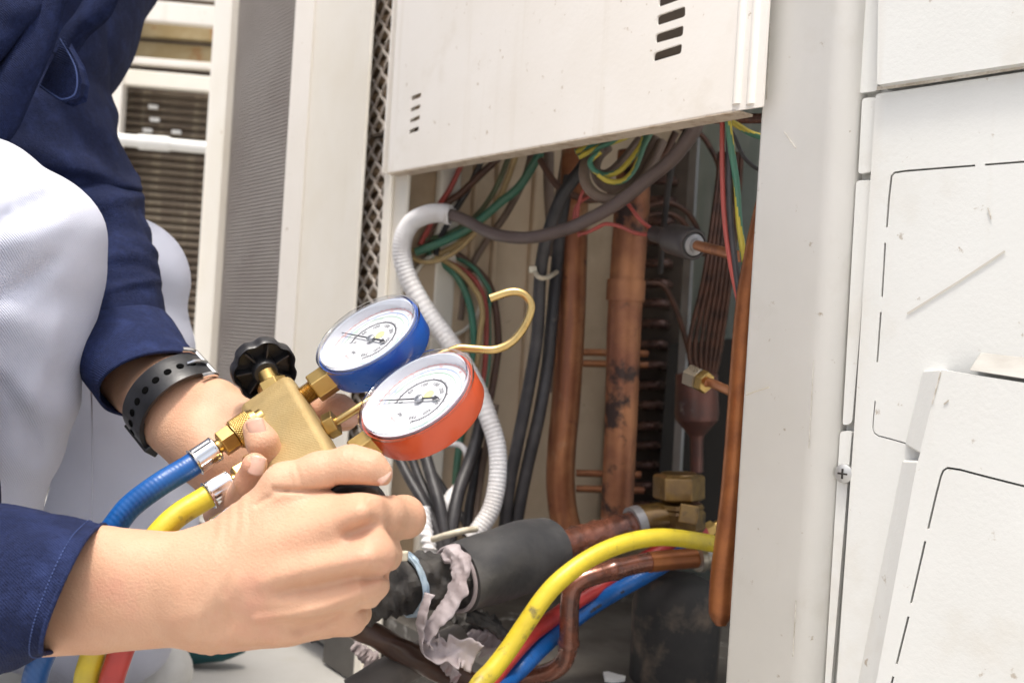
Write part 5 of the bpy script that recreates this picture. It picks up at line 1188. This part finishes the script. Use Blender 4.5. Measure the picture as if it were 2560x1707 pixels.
hb = hose('blue charging hose from the upper port of the gauge set to the open unit', m_hblue, ((486, 1157, .527), (544, 1118, .533)),
     [(470, 1168, .525), (400, 1210, .514), (330, 1262, .510), (290, 1310, .508), (250, 1370, .507), (180, 1490, .508), (125, 1600, .510), (85, 1707, .512), (70, 1900, .515), (130, 2120, .52), (400, 2250, .53), (800, 2200, .54), (1050, 1990, .545), (1190, 1810, .62), (1267, 1706, .685), (1309, 1663, .70), (1360, 1612, .722), (1424, 1557, .752), (1488, 1510, .762), (1551, 1472, .756), (1615, 1436, .756), (1690, 1392, .765), (1750, 1360, .775)], .0063,
     None, .0145, .0085)
tpath = catmull([P(*q) for q in [(1360, 1612, .722), (1424, 1557, .752), (1488, 1510, .762), (1551, 1472, .756), (1615, 1436, .756)]], 60)
gs = []
for i in range(14, 46):
    if i % 9 in (6, 7): continue
    p = tpath[i]; d = tpath[i + 1] - tpath[i - 1]; d /= np.linalg.norm(d); vw = CAM - p; vw /= np.linalg.norm(vw); up_ = np.cross(vw, d); up_ /= np.linalg.norm(up_); up_ *= 1 if up_[2] > 0 else -1
    nrm = vw * .9 - up_ * .4; nrm /= np.linalg.norm(nrm); c = p + nrm * .0063; e = np.cross(nrm, d); h = (.0010, .0013, .0008)[i % 3]
    gs.append(box(c, d * (.0005 if i % 2 else .0008), e * h, nrm * .00012))
obj('printed_marks', join(*gs), m_slit, hb, smooth=False)
hose('yellow charging hose arching over the copper pipes, from the middle port of the gauge set', m_hyel, ((520, 1240, .516), (582, 1203, .523)),
     [(505, 1250, .514), (450, 1284, .508), (410, 1320, .503), (370, 1370, .499), (310, 1460, .494), (262, 1560, .494), (232, 1640, .494), (215, 1720, .495), (215, 1900, .50), (330, 2080, .51), (650, 2180, .515), (950, 2080, .515), (1110, 1880, .60), (1190, 1723, .630), (1233, 1672, .638), (1275, 1617, .645), (1318, 1553, .65), (1360, 1493, .655), (1403, 1447, .66), (1466, 1400, .67), (1530, 1368, .68), (1594, 1349, .69), (1658, 1342, .70), (1734, 1350, .715), (1800, 1362, .73)], .0062,
     None, .0145, .0085)
hose('red charging hose half hidden behind the yellow one, from the lowest port', m_hred, ((542, 1328, .495), (600, 1288, .50)),
     [(530, 1336, .494), (500, 1355, .492), (450, 1400, .492), (390, 1480, .492), (330, 1570, .492), (295, 1650, .492), (272, 1740, .493), (265, 1900, .50), (380, 2050, .515), (700, 2140, .53), (980, 2040, .535), (1140, 1850, .62), (1233, 1697, .675), (1275, 1642, .69), (1330, 1583, .715), (1394, 1536, .745), (1454, 1493, .757), (1509, 1462, .765), (1590, 1410, .775), (1658, 1374, .78), (1710, 1350, .79), (1760, 1330, .80)], .0061,
     ((1756, 1332, .80), (1782, 1318, .805)), None, None)

# ------------------------------------------------------------------ small things on the ground and in the pan
tl = thing('hand_tool', 'teal plastic tool lying on the ground behind the near forearm', 'tool', P(440, 1660, 1.0))
ta, tb = P(250, 1622, 1.0), P(612, 1618, 1.0)
obj('tool_body', tube([ta, ta * .7 + tb * .3, ta * .45 + tb * .55, ta * .15 + tb * .85, tb], [.020, .0185, .0165, .013, .005], 28, 40), m_teal, tl)
obj('collar', tube([P(408, 1622, 1.0), P(432, 1621, 1.0)], .0195, 28), m_teal, tl)
ch = P(1530, 1690, .70)
ch = np.array([ch[0], ch[1], pz + .003])
gs = [(1508, 1678), (1520, 1677), (1532, 1680), (1545, 1684), (1564, 1688), (1563, 1694), (1548, 1697), (1530, 1698), (1512, 1695)]
HP = lambda x, y: (lambda r: CAM + r * ((pz + .004 - CAM[2]) / r[2]))(ray(x, y))
tp = [HP(x, y) for x, y in gs]; n = len(tp)
setp(obj('paint_flake', (np.array(tp + [p - upz * .0025 for p in tp]), [tuple(range(n)), tuple(reversed(range(n, 2 * n)))] + [(i, (i + 1) % n, n + (i + 1) % n, n + i) for i in range(n)]), m_whitep, smooth=False), 'small white flake lying on the dirty base of the unit', 'flake')
